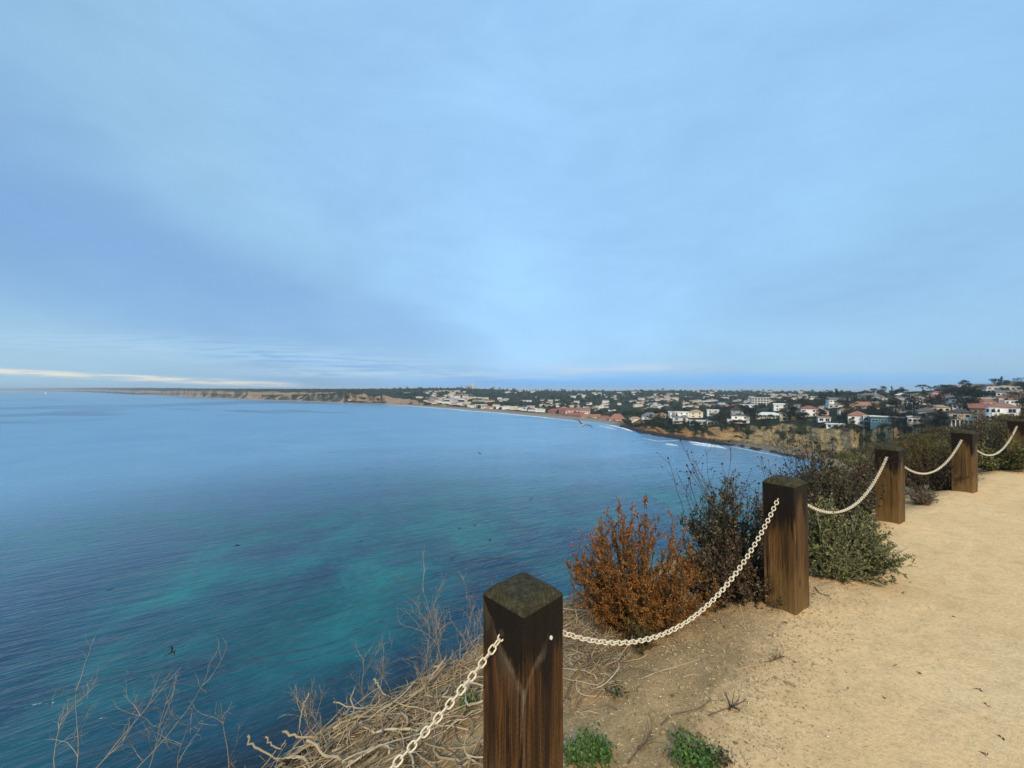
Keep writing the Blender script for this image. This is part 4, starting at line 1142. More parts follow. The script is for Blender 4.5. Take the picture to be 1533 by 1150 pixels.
def crown_tree(rng, H, Rr, mat, trunk_h, clumps, sq=0.75, per=70, leaf=0.42, shape='round'):
    """trunk + crown meshes of a tree of height H; returns (trunk mesh, crown mesh)"""
    mb = MB(); top = np.array([rng.normal() * 0.3, rng.normal() * 0.3, H * 0.8])
    mid = top * 0.5 + rng.normal(size=3) * 0.25
    mb.tube([(0, 0, -1.0), mid, top], H * 0.03, H * 0.008, 6)
    cm = MB()
    for k in range(clumps):
        if shape == 'round':
            a = rng.uniform(0, 6.28); u = rng.uniform(-0.55, 1.0); rr = math.sqrt(max(0, 1 - u * u)) * rng.uniform(0.45, 0.98)
            c = np.array([math.cos(a) * rr * Rr, math.sin(a) * rr * Rr, trunk_h + (H - trunk_h) * (0.42 + 0.45 * u)]); cr = Rr * rng.uniform(0.24, 0.42)
        elif shape == 'flat':
            a = rng.uniform(0, 6.28); rr = math.sqrt(rng.random()); c = np.array([math.cos(a) * rr * Rr, math.sin(a) * rr * Rr, H * (0.86 - 0.22 * rr * rr + rng.normal() * 0.05)]); cr = Rr * rng.uniform(0.16, 0.3)
        else:   # cone / pine
            u = rng.random(); a = rng.uniform(0, 6.28); rr = Rr * (1 - u) ** 0.8 * rng.uniform(0.3, 1.0) + 0.15
            c = np.array([math.cos(a) * rr, math.sin(a) * rr, trunk_h + (H - trunk_h) * u * 0.96]); cr = Rr * (0.16 + 0.26 * (1 - u))
        if k % 2 == 0: mb.tube([mid * 0.6 + np.array([0, 0, 0.1 * H]), (mid + c) / 2 + rng.normal(size=3) * 0.2, c], H * 0.011, H * 0.003, 4)
        q = rng.normal(size=(per, 3)); q /= np.linalg.norm(q, axis=1, keepdims=True); rad = cr * rng.uniform(0.25, 1.05, (per, 1)) ** 0.6
        p = c + q * rad * np.array([1, 1, sq])
        dirs = q + rng.normal(size=(per, 3)) * 0.7
        cm.leaves(p, dirs, leaf * rng.uniform(0.7, 1.5, per), leaf * rng.uniform(0.5, 0.95, per), rng)
    return mb.mesh('trunk', M_BARK), cm.mesh('crown', mat)
def palm(rng, H):
    mb = MB(); lean = rng.normal(size=2) * 0.5
    mb.tube([(0, 0, -1), (lean[0] * 0.4, lean[1] * 0.4, H * 0.5), (lean[0], lean[1], H)], 0.24, 0.16, 7)
    cm = MB(); top = np.array([lean[0], lean[1], H])
    for k in range(26):
        a = k * 2.4; el = rng.uniform(-0.5, 1.2); L = rng.uniform(2.0, 2.8)
        ts = np.linspace(0, 1, 9); dirx = np.array([math.cos(a), math.sin(a), 0])
        pts = top + dirx * (L * ts * math.cos(el * 0.6))[:, None] + np.array([0, 0, 1]) * (L * (math.sin(el) * ts - 0.75 * ts ** 2))[:, None]
        cm.tube(pts, 0.04, 0.012, 3)
        for sg in (-1, 1):
            side = np.cross(dirx, [0, 0, 1]) * sg
            cm.leaves(pts[1:], np.repeat((side + dirx * 0.5 - np.array([0, 0, 0.5]))[None], 8, 0), 0.75 * (1 - 0.5 * ts[1:]), 0.2, rng)
            pm = (pts[1:] + pts[:-1]) / 2
            cm.leaves(pm, np.repeat((side + dirx * 0.5 - np.array([0, 0, 0.5]))[None], 8, 0), 0.8 * (1 - 0.5 * ts[1:]), 0.2, rng)
    return mb.mesh('trunk', M_BARK), cm.mesh('crown', LEAF['palm'])
rng = np.random.default_rng(23)
TP = {'dark1': crown_tree(rng, 9, 4.2, LEAF['dark'], 1.2, 20), 'dark2': crown_tree(rng, 10, 5.2, LEAF['dark'], 1.0, 24, 0.6),
      'mid1': crown_tree(rng, 8, 4.4, LEAF['mid'], 0.6, 20), 'mid2': crown_tree(rng, 7, 4.0, LEAF['mid'], 0.5, 18), 'olive1': crown_tree(rng, 7, 3.8, LEAF['olive'], 0.6, 18),
      'flat1': crown_tree(rng, 13, 8.5, LEAF['black'], 5, 34, 0.55, shape='flat'), 'cone1': crown_tree(rng, 14, 3.2, LEAF['dark'], 1.5, 26, 0.6, shape='cone'),
      'black1': crown_tree(rng, 10, 4.4, LEAF['black'], 0.6, 26), 'rust1': crown_tree(rng, 7, 3.6, LEAF['rust'], 0.8, 16), 'palm1': palm(rng, 11), 'palm2': palm(rng, 8)}
def tree(kind, x, y, scale, label, group=None, name='tree', z=None):
    z = ground_at(x, y) - 0.3 if z is None else z
    r = thing(name, label, 'palm' if 'palm' in name else 'tree', (x, y, z), rng.uniform(0, 6.28), group, (scale * rng.uniform(0.92, 1.12), scale * rng.uniform(0.92, 1.12), scale))
    for nm, me in zip(('trunk', 'crown'), TP[kind]):
        o = bpy.data.objects.new(nm, me); C.objects.link(o); o.parent = r
    return r
def tree_px(kind, px, py, hpx, label, d=None, group=None, name='tree'):
    """tree whose foot is at (px, py) and whose height in the photo is hpx"""
    d = depth_for(px, py) if d is None else d
    H = {'dark1': 9, 'dark2': 10, 'mid1': 8, 'mid2': 7, 'olive1': 7, 'flat1': 13, 'cone1': 14, 'black1': 10, 'rust1': 7, 'palm1': 12, 'palm2': 9}[kind]
    x = (px - 766.5) / F * d
    return tree(kind, x, d, (hpx / F * d) / H, label, group, name, z=min(EYE - (py - 582) / F * d, ground_at(x, d) + 0.5))
NT_ = [('black1', 1368, 622, 30, 'big round almost black tree standing out in the middle of the slope', None),
       ('flat1', 1433, 603, 24, 'wide flat topped dark tree on the crest left of the palm', None), ('flat1', 1416, 603, 18, 'lower flat topped tree left of the widest one on the crest', None),
       ('flat1', 1455, 604, 22, 'flat topped dark tree on the crest under the palm', None), ('flat1', 1474, 603, 19, 'flat topped dark tree below the hilltop house', None),
       ('cone1', 1499, 585, 22, 'tall narrow pine against the sky at the upper right', None), ('dark2', 1524, 584, 20, 'round dark tree against the sky at the right edge', None),
       ('black1', 1451, 628, 34, 'tall blackish tree in front of the brown house right of centre slope', None),
       ('dark1', 1182, 613, 16, 'dark tree in front of the reddish one behind the veranda house', None), ('rust1', 1178, 612, 12, 'reddish leaved tree behind the veranda house', None),
       ('dark2', 1165, 610, 17, 'broad dark green tree left of the reddish one', None),
       ('cone1', 1252, 606, 25, 'tall dark conifer on the left side of the slope', None), ('dark2', 1238, 609, 27, 'tallest broad dark green tree on the left of the slope', None), ('dark2', 1224, 614, 22, 'broad dark green tree left of the tallest one', None),
       ('dark2', 1262, 612, 20, 'dark tree right of the tall conifer', None), ('mid1', 1213, 616, 18, 'mid green tree above the red tiled white house', None),
       ('flat1', 1103, 622, 16, 'wide dark tree on the headland behind the steep roofed house', None), ('flat1', 1087, 622, 14, 'wide dark tree on the headland behind the low white house', None),
       ('flat1', 1121, 624, 15, 'wide dark tree left of the veranda house', None), ('black1', 1127, 633, 22, 'tall black tree between the balconied and the veranda house', None),
       ('black1', 1191, 630, 22, 'black tree right of the yellow house', None), ('black1', 1200, 634, 18, 'black tree on the cliff top below the red tiled white house', None),
       ('dark1', 1080, 634, 18, 'dark tree at the right end of the modern houses', None), ('flat1', 1397, 642, 26, 'dark spreading tree at the cliff top below the grey gabled house', None),
       ('flat1', 1420, 645, 24, 'dark spreading tree left of the columned porch', None), ('flat1', 1308, 590.5, 9, 'small flat topped tree on the skyline above the grey white house', None),
       ('flat1', 1381, 587, 12, 'umbrella shaped tree on the skyline', None), ('olive1', 1312, 622, 14, 'olive tree left of the teal building roof', None), ('mid1', 1325, 624, 15, 'rounded green tree behind the teal building', None)]
for k, px, py, hp, lb, dd in NT_: tree_px(k, px, py, hp, lb, dd, None, {'flat1': 'cypress_tree', 'cone1': 'pine_tree'}.get(k, 'tree'))
tree_px('palm1', 1451, 592, 19, 'lone palm standing above the flat topped trees against the sky', None, None, 'palm_tree')
tree_px('palm1', 1008, 622, 14, 'palm behind the large white house on the headland', None, None, 'palm_tree')
for k in range(16):
    px = rng.uniform(876, 948); D_, _ = col_at(np.array([px])); d = D_[3][0] * rng.uniform(1.03, 1.2); x = (px - 766.5) / F * d
    tree('palm1' if k % 2 else 'palm2', x, d, rng.uniform(0.9, 1.35), 'tall palm in the grove behind the red roofed beach club', 'palms behind the beach club', 'palm_tree')
# filler trees among the houses of the headland and the right hand slope
kinds = ['dark1', 'dark2', 'mid1', 'mid2', 'olive1', 'mid1', 'black1', 'dark2']
for k in range(205):
    px = rng.uniform(945, 1560)
    D_, Z_ = col_at(np.array([px]))
    far_ = 700 if px > 1190 else 520
    d = math.exp(rng.uniform(math.log(D_[3][0] * 1.06), math.log(min(far_, D_[6][0])))); x = (px - 766.5) / F * d
    s = rng.uniform(0.45, 0.9) if px < 1190 else rng.uniform(0.55, 1.2)
    kd = ['dark1', 'dark2', 'mid1', 'mid2', 'olive1', 'dark1', 'black1', 'dark2', 'flat1', 'flat1', 'cone1'][int(rng.integers(0, 11))]
    if kd == 'flat1': tree(kd, x, d, s * 0.7, 'wide dark cypress among the houses across the cove', 'cypresses among the houses across the cove', 'cypress_tree')
    elif kd == 'cone1': tree(kd, x, d, s * 0.75, 'narrow dark pine among the houses across the cove', 'pines among the houses across the cove', 'pine_tree')
    else: tree(kd, x, d, s, 'dark green tree among the houses across the cove', 'trees among the houses across the cove')
# dark trees standing along the cliff top, half hiding the houses
for k in range(84):
    px = rng.uniform(948, 1475); D_, Z_ = col_at(np.array([px])); d = D_[3][0] * (rng.uniform(1.0, 1.05) if px < 1150 else rng.uniform(1.02, 1.35)); x = (px - 766.5) / F * d
    kd = ['black1', 'dark1', 'dark2', 'black1', 'mid1', 'flat1'][int(rng.integers(0, 6))]
    s = rng.uniform(0.34, 0.62) if px < 1190 else rng.uniform(0.4, 0.85)
    if kd == 'flat1': tree(kd, x, d, s * 0.75, 'wide dark cypress among the houses across the cove', 'cypresses among the houses across the cove', 'cypress_tree')
    else: tree(kd, x, d, s, 'dark green tree among the houses across the cove', 'trees among the houses across the cove')
# skyline trees of the far ridge
for k in range(66):
    px = rng.uniform(590, 1240); D_, Z_ = col_at(np.array([px])); d = D_[6][0] * rng.uniform(0.96, 1.0); x = (px - 766.5) / F * d
    s = rng.uniform(0.6, 1.35)
    tree(kinds[int(rng.integers(0, 8))], x, d, s, 'tree on the skyline of the far ridge', 'trees along the far ridge')
# bushes clothing the bluff edge
for k in range(170):
    px = rng.uniform(940, 1420) if k % 3 else rng.uniform(938, 1030); D_, Z_ = col_at(np.array([px])); u = rng.uniform(0.25, 1.25) if rng.random() < 0.5 else rng.uniform(0.85, 1.25)
    if vnoise(px * 0.035, 0.5, 77) < 0.42 and u < 0.9: continue
    d = D_[2][0] + (D_[3][0] - D_[2][0]) * u; x = (px - 766.5) / F * d
    tree((['dark1', 'black1', 'dark2', 'mid1'] if px < 1020 else ['mid2', 'olive1', 'dark1', 'mid1'])[int(rng.integers(0, 4))], x, d, rng.uniform(0.22, 0.55), 'low green bush on the sandstone bluff below the houses', 'bushes on the bluff', 'bluff_bush')['category'] = 'bush'
# far off wood: reads as one mass
M_WOOD_FAR = leafmat('far_tree_crowns', [(0.008, 0.013, 0.008), (0.018, 0.024, 0.012), (0.032, 0.038, 0.018), (0.055, 0.055, 0.030)], 0.9, 0.1)
mb = MB(); k = 0
while k < 5200:
    px = rng.uniform(200, 1300); D_, Z_ = col_at(np.array([px]))
    lo_ = D_[3][0] * 1.01 if px < 940 else max(480, D_[4][0]); hi_ = D_[6][0] * 1.01
    if px < 590: lo_ = D_[4][0]
    d = math.exp(rng.uniform(math.log(lo_), math.log(hi_))); x = (px - 766.5) / F * d
    if vnoise(x * 0.012, d * 0.012, 33) < 0.30: k += 1; continue
    z = ground_at(x, d); r_ = rng.uniform(1.8, 4.6) * (0.7 if px < 590 else 1.0)
    mb.blob((x, d, z + r_ * 0.45), r_, rng, 0, 0.32, (1.15, 1.15, 0.85), 0)
    k += 1
tag(mb.build('hillside_woodland', M_WOOD_FAR), 'dark scattered woodland covering the far hillside between the houses', 'woodland', kind='stuff')

# ================================================================== PIER
M_PIER = simple('weathered_concrete', (0.10, 0.095, 0.09), 0.9)
ax = at(580, 605.5, 985.0); bx_ = at(521, 603.8, 1048.0)
r = thing('pier', 'long thin pier on many piles reaching into the bay', 'pier', (ax[0], ax[1], SEA), math.atan2(bx_[1] - ax[1], bx_[0] - ax[0]))
Lp = math.hypot(bx_[0] - ax[0], bx_[1] - ax[1])
mb = MB(); mb.box((Lp / 2, 0, 6.4), (Lp, 4.5, 0.9)); mb.box((Lp - 9, 0, 6.95), (20, 9, 0.2)); mb.build('deck', M_PIER, r)
for k in range(15):
    mb = MB(); q = Lp * (k + 0.5) / 15
    for sg in (-1.7, 1.7): mb.tube([(q, sg, -3), (q, sg, 5.9)], 0.38, 0.38, 6)
    mb.build('pile_bent', M_PIER, r)
mb = MB(); mb.box((Lp - 8, 1.0, 8.4), (7, 5, 3.6)); roof_mesh(mb, 7, 5, 10.2, 'hip', 1.4, 0.4); o = mb.build('shed', WALLS['pale'], r)

# ================================================================== SAILING BOAT
M_HULL = simple('white_hull', (0.80, 0.80, 0.78), 0.4)
p = at(68, 589.8, 2920.0)
r = thing('sailing_boat', 'tiny white sailing boat far out on the left', 'boat', (p[0], p[1], SEA), R(25))
mb = MB()
V = []; secs = [(-6, 1.2), (-3, 1.8), (1, 1.9), (4, 1.2), (6.5, 0.1)]
for sx, wy in secs: V += [(sx, -wy, 1.3), (sx, -wy * 0.6, -0.4), (sx, wy * 0.6, -0.4), (sx, wy, 1.3)]
fs = [(i * 4 + j, (i + 1) * 4 + j, (i + 1) * 4 + (j + 1) % 4, i * 4 + (j + 1) % 4) for i in range(4) for j in range(4)] + [(0, 1, 2, 3), (19, 18, 17, 16)]
mb.add(V, fs); mb.build('hull', M_HULL, r)
mb = MB(); mb.tube([(0.8, 0, 1), (0.8, 0, 17)], 0.14, 0.08, 6); mb.build('mast', M_RAIL, r)
mb = MB(); ps = [(0.6, 0, 2.4), (-5.2, 0.5, 2.4), (0.6, 0, 16.5), (-3.0, 0.7, 8)]
mb.add([(x, y + e, z) for e in (0, 0.06) for x, y, z in ps], [(0, 1, 3, 2), (6, 7, 5, 4), (0, 4, 5, 1), (1, 5, 7, 3), (3, 7, 6, 2), (2, 6, 4, 0)]); mb.build('mainsail', M_HULL, r)
mb = MB(); ps = [(1.2, 0, 2.0), (6.3, 0, 1.6), (1.2, 0, 14)]
mb.add([(x, y + e, z) for e in (0, 0.05) for x, y, z in ps], [(0, 2, 1), (3, 4, 5), (0, 1, 4, 3), (1, 2, 5, 4), (2, 0, 3, 5)]); mb.build('jib', M_HULL, r)
# ================================================================== NEAR PLANTS
M_STEM = simple('dead_grey_stem', (0.30, 0.255, 0.20), 0.9, 0.4, 8.0)
M_PALE = leafmat('pale_dry_stems', [(0.13, 0.085, 0.045), (0.28, 0.20, 0.11), (0.42, 0.315, 0.185), (0.53, 0.43, 0.28)], 0.85)
M_DARKSTEM = simple('dark_brown_stem', (0.055, 0.036, 0.024), 0.9, 0.4, 8.0)
M_RUST = leafmat('rust_leaves', [(0.045, 0.014, 0.005), (0.14, 0.045, 0.010), (0.29, 0.098, 0.015), (0.42, 0.165, 0.030), (0.14, 0.10, 0.028), (0.20, 0.13, 0.06)], 0.8, 0.15)
M_OLIVE = leafmat('grey_olive_leaves', [(0.018, 0.017, 0.009), (0.055, 0.052, 0.026), (0.105, 0.098, 0.055), (0.19, 0.17, 0.11)], 0.8, 0.15)
M_BROWN = leafmat('dry_brown_leaves', [(0.022, 0.013, 0.007), (0.070, 0.043, 0.022), (0.13, 0.085, 0.046), (0.22, 0.165, 0.10)], 0.85, 0.1)
M_GREEN = leafmat('sage_green_leaves', [(0.030, 0.036, 0.012), (0.100, 0.110, 0.034), (0.185, 0.19, 0.062), (0.28, 0.26, 0.11)], 0.75, 0.2)
M_FRESH = leafmat('fresh_green_leaves', [(0.030, 0.065, 0.012), (0.065, 0.130, 0.024), (0.11, 0.19, 0.04)], 0.6, 0.3)
M_YELLOW = leafmat('yellow_olive_leaves', [(0.060, 0.050, 0.010), (0.12, 0.10, 0.020), (0.18, 0.15, 0.036)], 0.8, 0.15)
M_SEED = simple('black_seed_heads', (0.016, 0.011, 0.008), 0.9)

def curve(p, d, L, n, rng, wob=0.25, lift=0.0, droop=0.0):
    """wandering line from p heading d"""
    d = np.array(d, float); d /= np.linalg.norm(d); pts = [np.array(p, float)]
    for i in range(n):
        d = d + rng.normal(size=3) * wob + np.array([0, 0, lift - droop * i / n]); d /= np.linalg.norm(d)
        pts.append(pts[-1] + d * L / n)
    return np.array(pts)
def sample(pts, ts):
    n = len(pts) - 1; k = np.clip((ts * n).astype(int), 0, n - 1); f = (ts * n - k)[:, None]
    return pts[k] * (1 - f) + pts[k + 1] * f, pts[k + 1] - pts[k]

def shrub(name, label, cat, x, y, Rx, H, mat, stem_mat, rng, stems=60, shoots=9, leaf=0.014, lw=0.4, per=9, spread=1.0, shootlen=0.10, plume=0.0, z=None, group=None, lo=0.25, seeds=None, wisps=0, squash=1.0, ry=None, side=0.0, lobes=11):
    z = gpos(x, y) - 0.02 if z is None else z
    r = thing(name, label, cat, (x, y, z), 0, group)
    sm = MB(); lm = MB(); heads = []
    lob = [(rng.uniform(0, 6.28), math.sqrt(rng.random()) * spread, rng.uniform(0.78, 1.08)) for _ in range(lobes)]
    for i in range(stems):
        la, lo_, lh = lob[i % lobes]
        px_ = math.cos(la) * lo_ + rng.normal() * 0.13; py_ = math.sin(la) * lo_ + rng.normal() * 0.13
        a = math.atan2(py_, px_); out = min(1.0, math.hypot(px_, py_))
        tip = np.array([math.cos(a) * out * Rx, math.sin(a) * out * (ry or Rx), H * (0.97 - 0.52 * out ** 1.7) * rng.uniform(0.70, 1.05) * lh])
        if rng.random() < side: tip = np.array([math.cos(a) * Rx * rng.uniform(0.5, 1.0), math.sin(a) * Rx * rng.uniform(0.5, 1.0), H * rng.uniform(0.10, 0.45)])
        b0 = np.array([math.cos(a), math.sin(a), 0]) * Rx * 0.22 * rng.random()
        n = 7; ts = np.linspace(0, 1, n)[:, None]
        mid = b0 * 0.4 + tip * 0.6; mid[2] = tip[2] * rng.uniform(0.34, 0.52)
        pts = (1 - ts) ** 2 * b0 + 2 * ts * (1 - ts) * mid + ts ** 2 * tip
        pts[1:] += rng.normal(size=(n - 1, 3)) * 0.012 * H
        sm.tube(pts, 0.0045 * H + 0.0015, 0.0012, 4)
        st = np.sort(rng.uniform(lo, 1.0, shoots)); st[-1] = 1.0
        P, Dv = sample(pts, np.minimum(st, 0.999))
        for p, dv, q in zip(P, Dv, st):
            dv = dv / (np.linalg.norm(dv) + 1e-9)
            sd = dv * (0.75 + plume) + rng.normal(size=3) * 0.6 + np.array([0, 0, 0.35])
            L = shootlen * rng.uniform(0.6, 1.3) * (1.1 - 0.35 * q)
            sp = curve(p, sd, L, 4, rng, 0.16, 0.08)
            sm.tube(sp, 0.0013, 0.0007, 3, cap=False)
            k = max(2, int(per * rng.uniform(0.6, 1.3)))
            lp, ld = sample(sp, rng.uniform(0.02, 0.999, k))
            ld = ld / (np.linalg.norm(ld, axis=1, keepdims=True) + 1e-9) + rng.normal(size=(k, 3)) * 0.75
            lm.leaves(lp, ld, leaf * rng.uniform(0.6, 1.4, k), leaf * lw * rng.uniform(0.7, 1.3, k), rng)
    for i in range(wisps):
        a = rng.uniform(0, 6.28); d = np.array([math.cos(a) * 0.45, math.sin(a) * 0.45, 1.0])
        p0 = np.array([math.cos(a) * Rx * rng.uniform(0.1, 0.85), math.sin(a) * Rx * rng.uniform(0.1, 0.85), H * rng.uniform(0.35, 0.7)])
        pts = curve(p0, d, H * rng.uniform(0.4, 0.75), 6, rng, 0.14, 0.02)
        sm.tube(pts, 0.0028, 0.0016, 4)
        ends = [pts[-1]]
        for j in range(int(rng.integers(1, 4))):
            q, dv = sample(pts, np.array([rng.uniform(0.35, 0.9)])); br = curve(q[0], dv[0] + rng.normal(size=3) * 0.05, H * rng.uniform(0.10, 0.24), 4, rng, 0.2, 0.05)
            sm.tube(br, 0.0018, 0.0012, 3); ends.append(br[-1])
        heads += ends
    sm.build('stems', stem_mat, r); lm.build('foliage', mat, r)
    for e in heads[:98]:
        o = bpy.data.objects.new('seed_head', SEED_MESH); C.objects.link(o); o.parent = r; o.location = e; o.scale = (rng.uniform(0.004, 0.0085),) * 3
    return r
_mb = MB(); _mb.blob((0, 0, 0), 1.0, np.random.default_rng(4), 0, 0.2, (1, 1, 0.9), 1); SEED_MESH = _mb.mesh('seed_head', M_SEED)
def nx(px, d): return (px - 766.5) / F * d

rng = np.random.default_rng(101)
# rust coloured bush
shrub('rust_bush', 'rust orange bush with upright plumes between the two nearest posts', 'bush', nx(955, 2.62), 2.62, 0.46, 0.98, M_RUST, M_DARKSTEM, rng, stems=150, shoots=16, leaf=0.018, lw=0.32, per=31, shootlen=0.10, plume=0.35, lo=0.15, side=0.36, lobes=44)
shrub('yellow_shrub', 'small yellow olive shrub under the sagging chain at the foot of the rust bush', 'bush', nx(965, 2.30), 2.30, 0.15, 0.22, M_YELLOW, M_DARKSTEM, rng, stems=40, shoots=7, leaf=0.012, per=9, shootlen=0.06, plume=0.6)
shrub('yellow_shrub', 'yellow green sprig behind the sagging chain left of the second post', 'bush', nx(1062, 2.72), 2.72, 0.20, 0.46, M_YELLOW, M_DARKSTEM, rng, stems=26, shoots=8, leaf=0.012, per=8, shootlen=0.06, plume=0.4, lo=0.6)
# dark shrubs with seed heads
shrub('seed_head_shrub', 'dark dry shrub with black seed heads on wiry stems left of the second post', 'bush', nx(1105, 3.15), 3.15, 0.56, 0.84, M_OLIVE, M_DARKSTEM, rng, stems=170, shoots=12, leaf=0.022, lw=0.5, per=12, shootlen=0.085, wisps=34, lo=0.15, side=0.25)
shrub('seed_head_shrub', 'low brown dry shrub between the rust bush and the second post', 'bush', nx(1075, 2.78), 2.78, 0.36, 0.58, M_BROWN, M_DARKSTEM, rng, stems=130, shoots=11, leaf=0.019, lw=0.48, per=12, side=0.25, shootlen=0.07, lo=0.15)
shrub('dark_shrub', 'dark tangled shrub at the foot of the second post on its left', 'bush', nx(1120, 2.62), 2.62, 0.24, 0.38, M_BROWN, M_DARKSTEM, rng, stems=90, shoots=9, leaf=0.018, per=11, side=0.3, shootlen=0.07, lo=0.1)
shrub('dark_shrub', 'tall dark shrub behind the chain between the second and third posts', 'bush', nx(1232, 4.15), 4.15, 0.47, 0.96, M_OLIVE, M_DARKSTEM, rng, stems=170, shoots=12, leaf=0.028, lw=0.5, per=11, shootlen=0.10, wisps=26, side=0.25, lo=0.18)
shrub('dark_shrub', 'dark shrub close behind the third post', 'bush', nx(1296, 4.85), 4.85, 0.42, 0.70, M_BROWN, M_DARKSTEM, rng, stems=120, shoots=11, leaf=0.026, lw=0.5, per=10, side=0.25, shootlen=0.09, lo=0.15)
# green shrub right of second post
shrub('green_shrub', 'sage green shrub spilling onto the path right of the second post', 'bush', nx(1252, 2.98), 2.98, 0.38, 0.53, M_GREEN, M_STEM, rng, stems=170, shoots=13, leaf=0.022, lw=0.42, per=14, shootlen=0.085, plume=0.2, lo=0.12, side=0.3)
shrub('green_shrub', 'lower dry green shrub at the path edge under the chain before the third post', 'bush', nx(1243, 2.86), 2.86, 0.20, 0.28, M_GREEN, M_STEM, rng, stems=110, shoots=10, leaf=0.02, lw=0.42, per=11, side=0.3, shootlen=0.08, lo=0.15)
# between third / fourth / fifth posts
shrub('dark_shrub', 'dark brown shrub between the third and fourth posts', 'bush', nx(1388, 5.4), 5.4, 0.44, 0.66, M_BROWN, M_DARKSTEM, rng, stems=120, shoots=9, leaf=0.022, per=8, shootlen=0.09, lo=0.1)
shrub('dark_shrub', 'dry low shrub at the foot of the third post on the path side', 'bush', nx(1384, 4.6), 4.6, 0.13, 0.22, M_BROWN, M_STEM, rng, stems=70, shoots=7, leaf=0.018, per=7, shootlen=0.08, lo=0.1)
shrub('olive_shrub', 'olive shrub with yellowish tips behind the chain of the third and fourth posts', 'bush', nx(1400, 5.9), 5.9, 0.62, 0.98, M_YELLOW, M_DARKSTEM, rng, stems=130, shoots=9, leaf=0.026, per=8, shootlen=0.11, lo=0.25)
shrub('dark_shrub', 'blackish shrub just left of the fourth post', 'bush', nx(1408, 6.0), 6.0, 0.40, 0.70, M_OLIVE, M_DARKSTEM, rng, stems=110, shoots=9, leaf=0.024, per=8, shootlen=0.09, lo=0.1)
shrub('green_shrub', 'leafy green shrub between the fourth and last posts', 'bush', nx(1490, 6.25), 6.25, 0.55, 0.62, M_GREEN, M_DARKSTEM, rng, stems=130, shoots=9, leaf=0.032, lw=0.5, per=8, shootlen=0.10, lo=0.1)
shrub('dark_shrub', 'dark shrub behind the green one near the last post', 'bush', nx(1478, 7.0), 7.0, 0.65, 1.0, M_OLIVE, M_DARKSTEM, rng, stems=130, shoots=9, leaf=0.03, per=8, shootlen=0.11, lo=0.1)
shrub('dark_shrub', 'dark shrub right behind the last post', 'bush', nx(1528, 7.4), 7.4, 0.65, 1.0, M_OLIVE, M_DARKSTEM, rng, stems=130, shoots=9, leaf=0.03, per=8, shootlen=0.11, lo=0.1)
shrub('seed_head_shrub', 'wiry grey shrub with seed heads behind the second post', 'bush', nx(1195, 3.75), 3.75, 0.5, 0.76, M_OLIVE, M_DARKSTEM, rng, stems=130, shoots=11, leaf=0.024, lw=0.5, per=10, shootlen=0.09, wisps=34, side=0.2, lo=0.2)

# scrub on the slope beyond the posts: three kinds, copied
pr = [shrub('slope_scrub', 'scrub bush on the slope falling away beyond the posts', 'bush', 0, 0, 1.3, 1.5, m, M_DARKSTEM, rng, stems=90, shoots=8, leaf=0.075, lw=0.5, per=7, shootlen=0.26, lo=0.12, z=0.0, group='scrub bushes on the slope beyond the posts') for m in (M_OLIVE, M_BROWN, M_GREEN, M_YELLOW)]
k = 0; first = [True] * 4; tries = 0
while k < 170 and tries < 5000:
    tries += 1
    px = rng.uniform(1262, 1540); d = math.exp(rng.uniform(math.log(7.5), math.log(75)))
    x, y = nx(px, d), d; u, v = uv(x, y)
    if v < 0.9 or v > edge(u) + 1.0: continue
    i = int(rng.choice(4, p=[0.42, 0.28, 0.18, 0.12])); s = rng.uniform(0.45, 1.0) * (0.40 if d < 14 else (0.62 if d < 30 else 0.95))
    sc = (s * 1.5, s * 1.5, s * 0.75)
    loc = (x, y, gpos(x, y) - 0.05)
    if first[i]: pr[i].location = loc; pr[i].scale = sc; first[i] = False
    else: dup(pr[i], loc, rng.uniform(0, 6.28), sc)
    k += 1

def ground_px(px, py):
    """where the sight line through a photo pixel meets the near ground"""
    ds = np.linspace(0.9, 9, 3000); X = (px - 766.5) / F * ds; Z = EYE - (py - 582.0) / F * ds
    u_, v_ = uv(X, ds); gz = ground_z(u_, v_); k = np.where(Z <= gz)[0]
    d = ds[k[0]] if len(k) else 3.0
    return np.array([(px - 766.5) / F * d, d, gpos((px - 766.5) / F * d, d)])
# ------------------------------------------------------------------ dry stems lying over the slope, too many to count
rng = np.random.default_rng(202)
mb = MB(); k = 0
while k < 2500:
    u = rng.uniform(-3.0, 2.2); e = float(edge(u)); v = rng.uniform(0.25, e + 0.35)
    if u > 0.2 and v < 0.75 + 0.25 * (u - 0.2): continue
    if rng.random() > 0.15 + 0.85 * (v / e) ** 1.3: continue
    x, y = xy(u, v); L = rng.uniform(0.10, 0.55)
    a = rng.normal() * 0.65 + R(38) + (math.pi if rng.random() < 0.5 else 0)
    n = 9; P = [np.array([x, y])]; da = rng.normal() * 0.10
    for i in range(n):
        a += da + rng.normal() * 0.22; P.append(P[-1] + np.array([math.cos(a), math.sin(a)]) * L / n)
    P = np.array(P); uu, vv = uv(P[:, 0], P[:, 1])
    vv = np.minimum(vv, edge(uu) + 0.45)
    zz = ground_z(uu, vv) + 0.012 + np.linspace(0, 1, n + 1) * rng.uniform(-0.005, 0.15 if rng.random() < 0.35 else 0.05) + 0.02 * rng.random()
    rr = rng.uniform(0.0012, 0.0050) * (1.0 if rng.random() < 0.8 else 1.25)
    mb.tube(np.column_stack([P, zz]), rr, rr * 0.5, 5)
    k += 1
k = 0
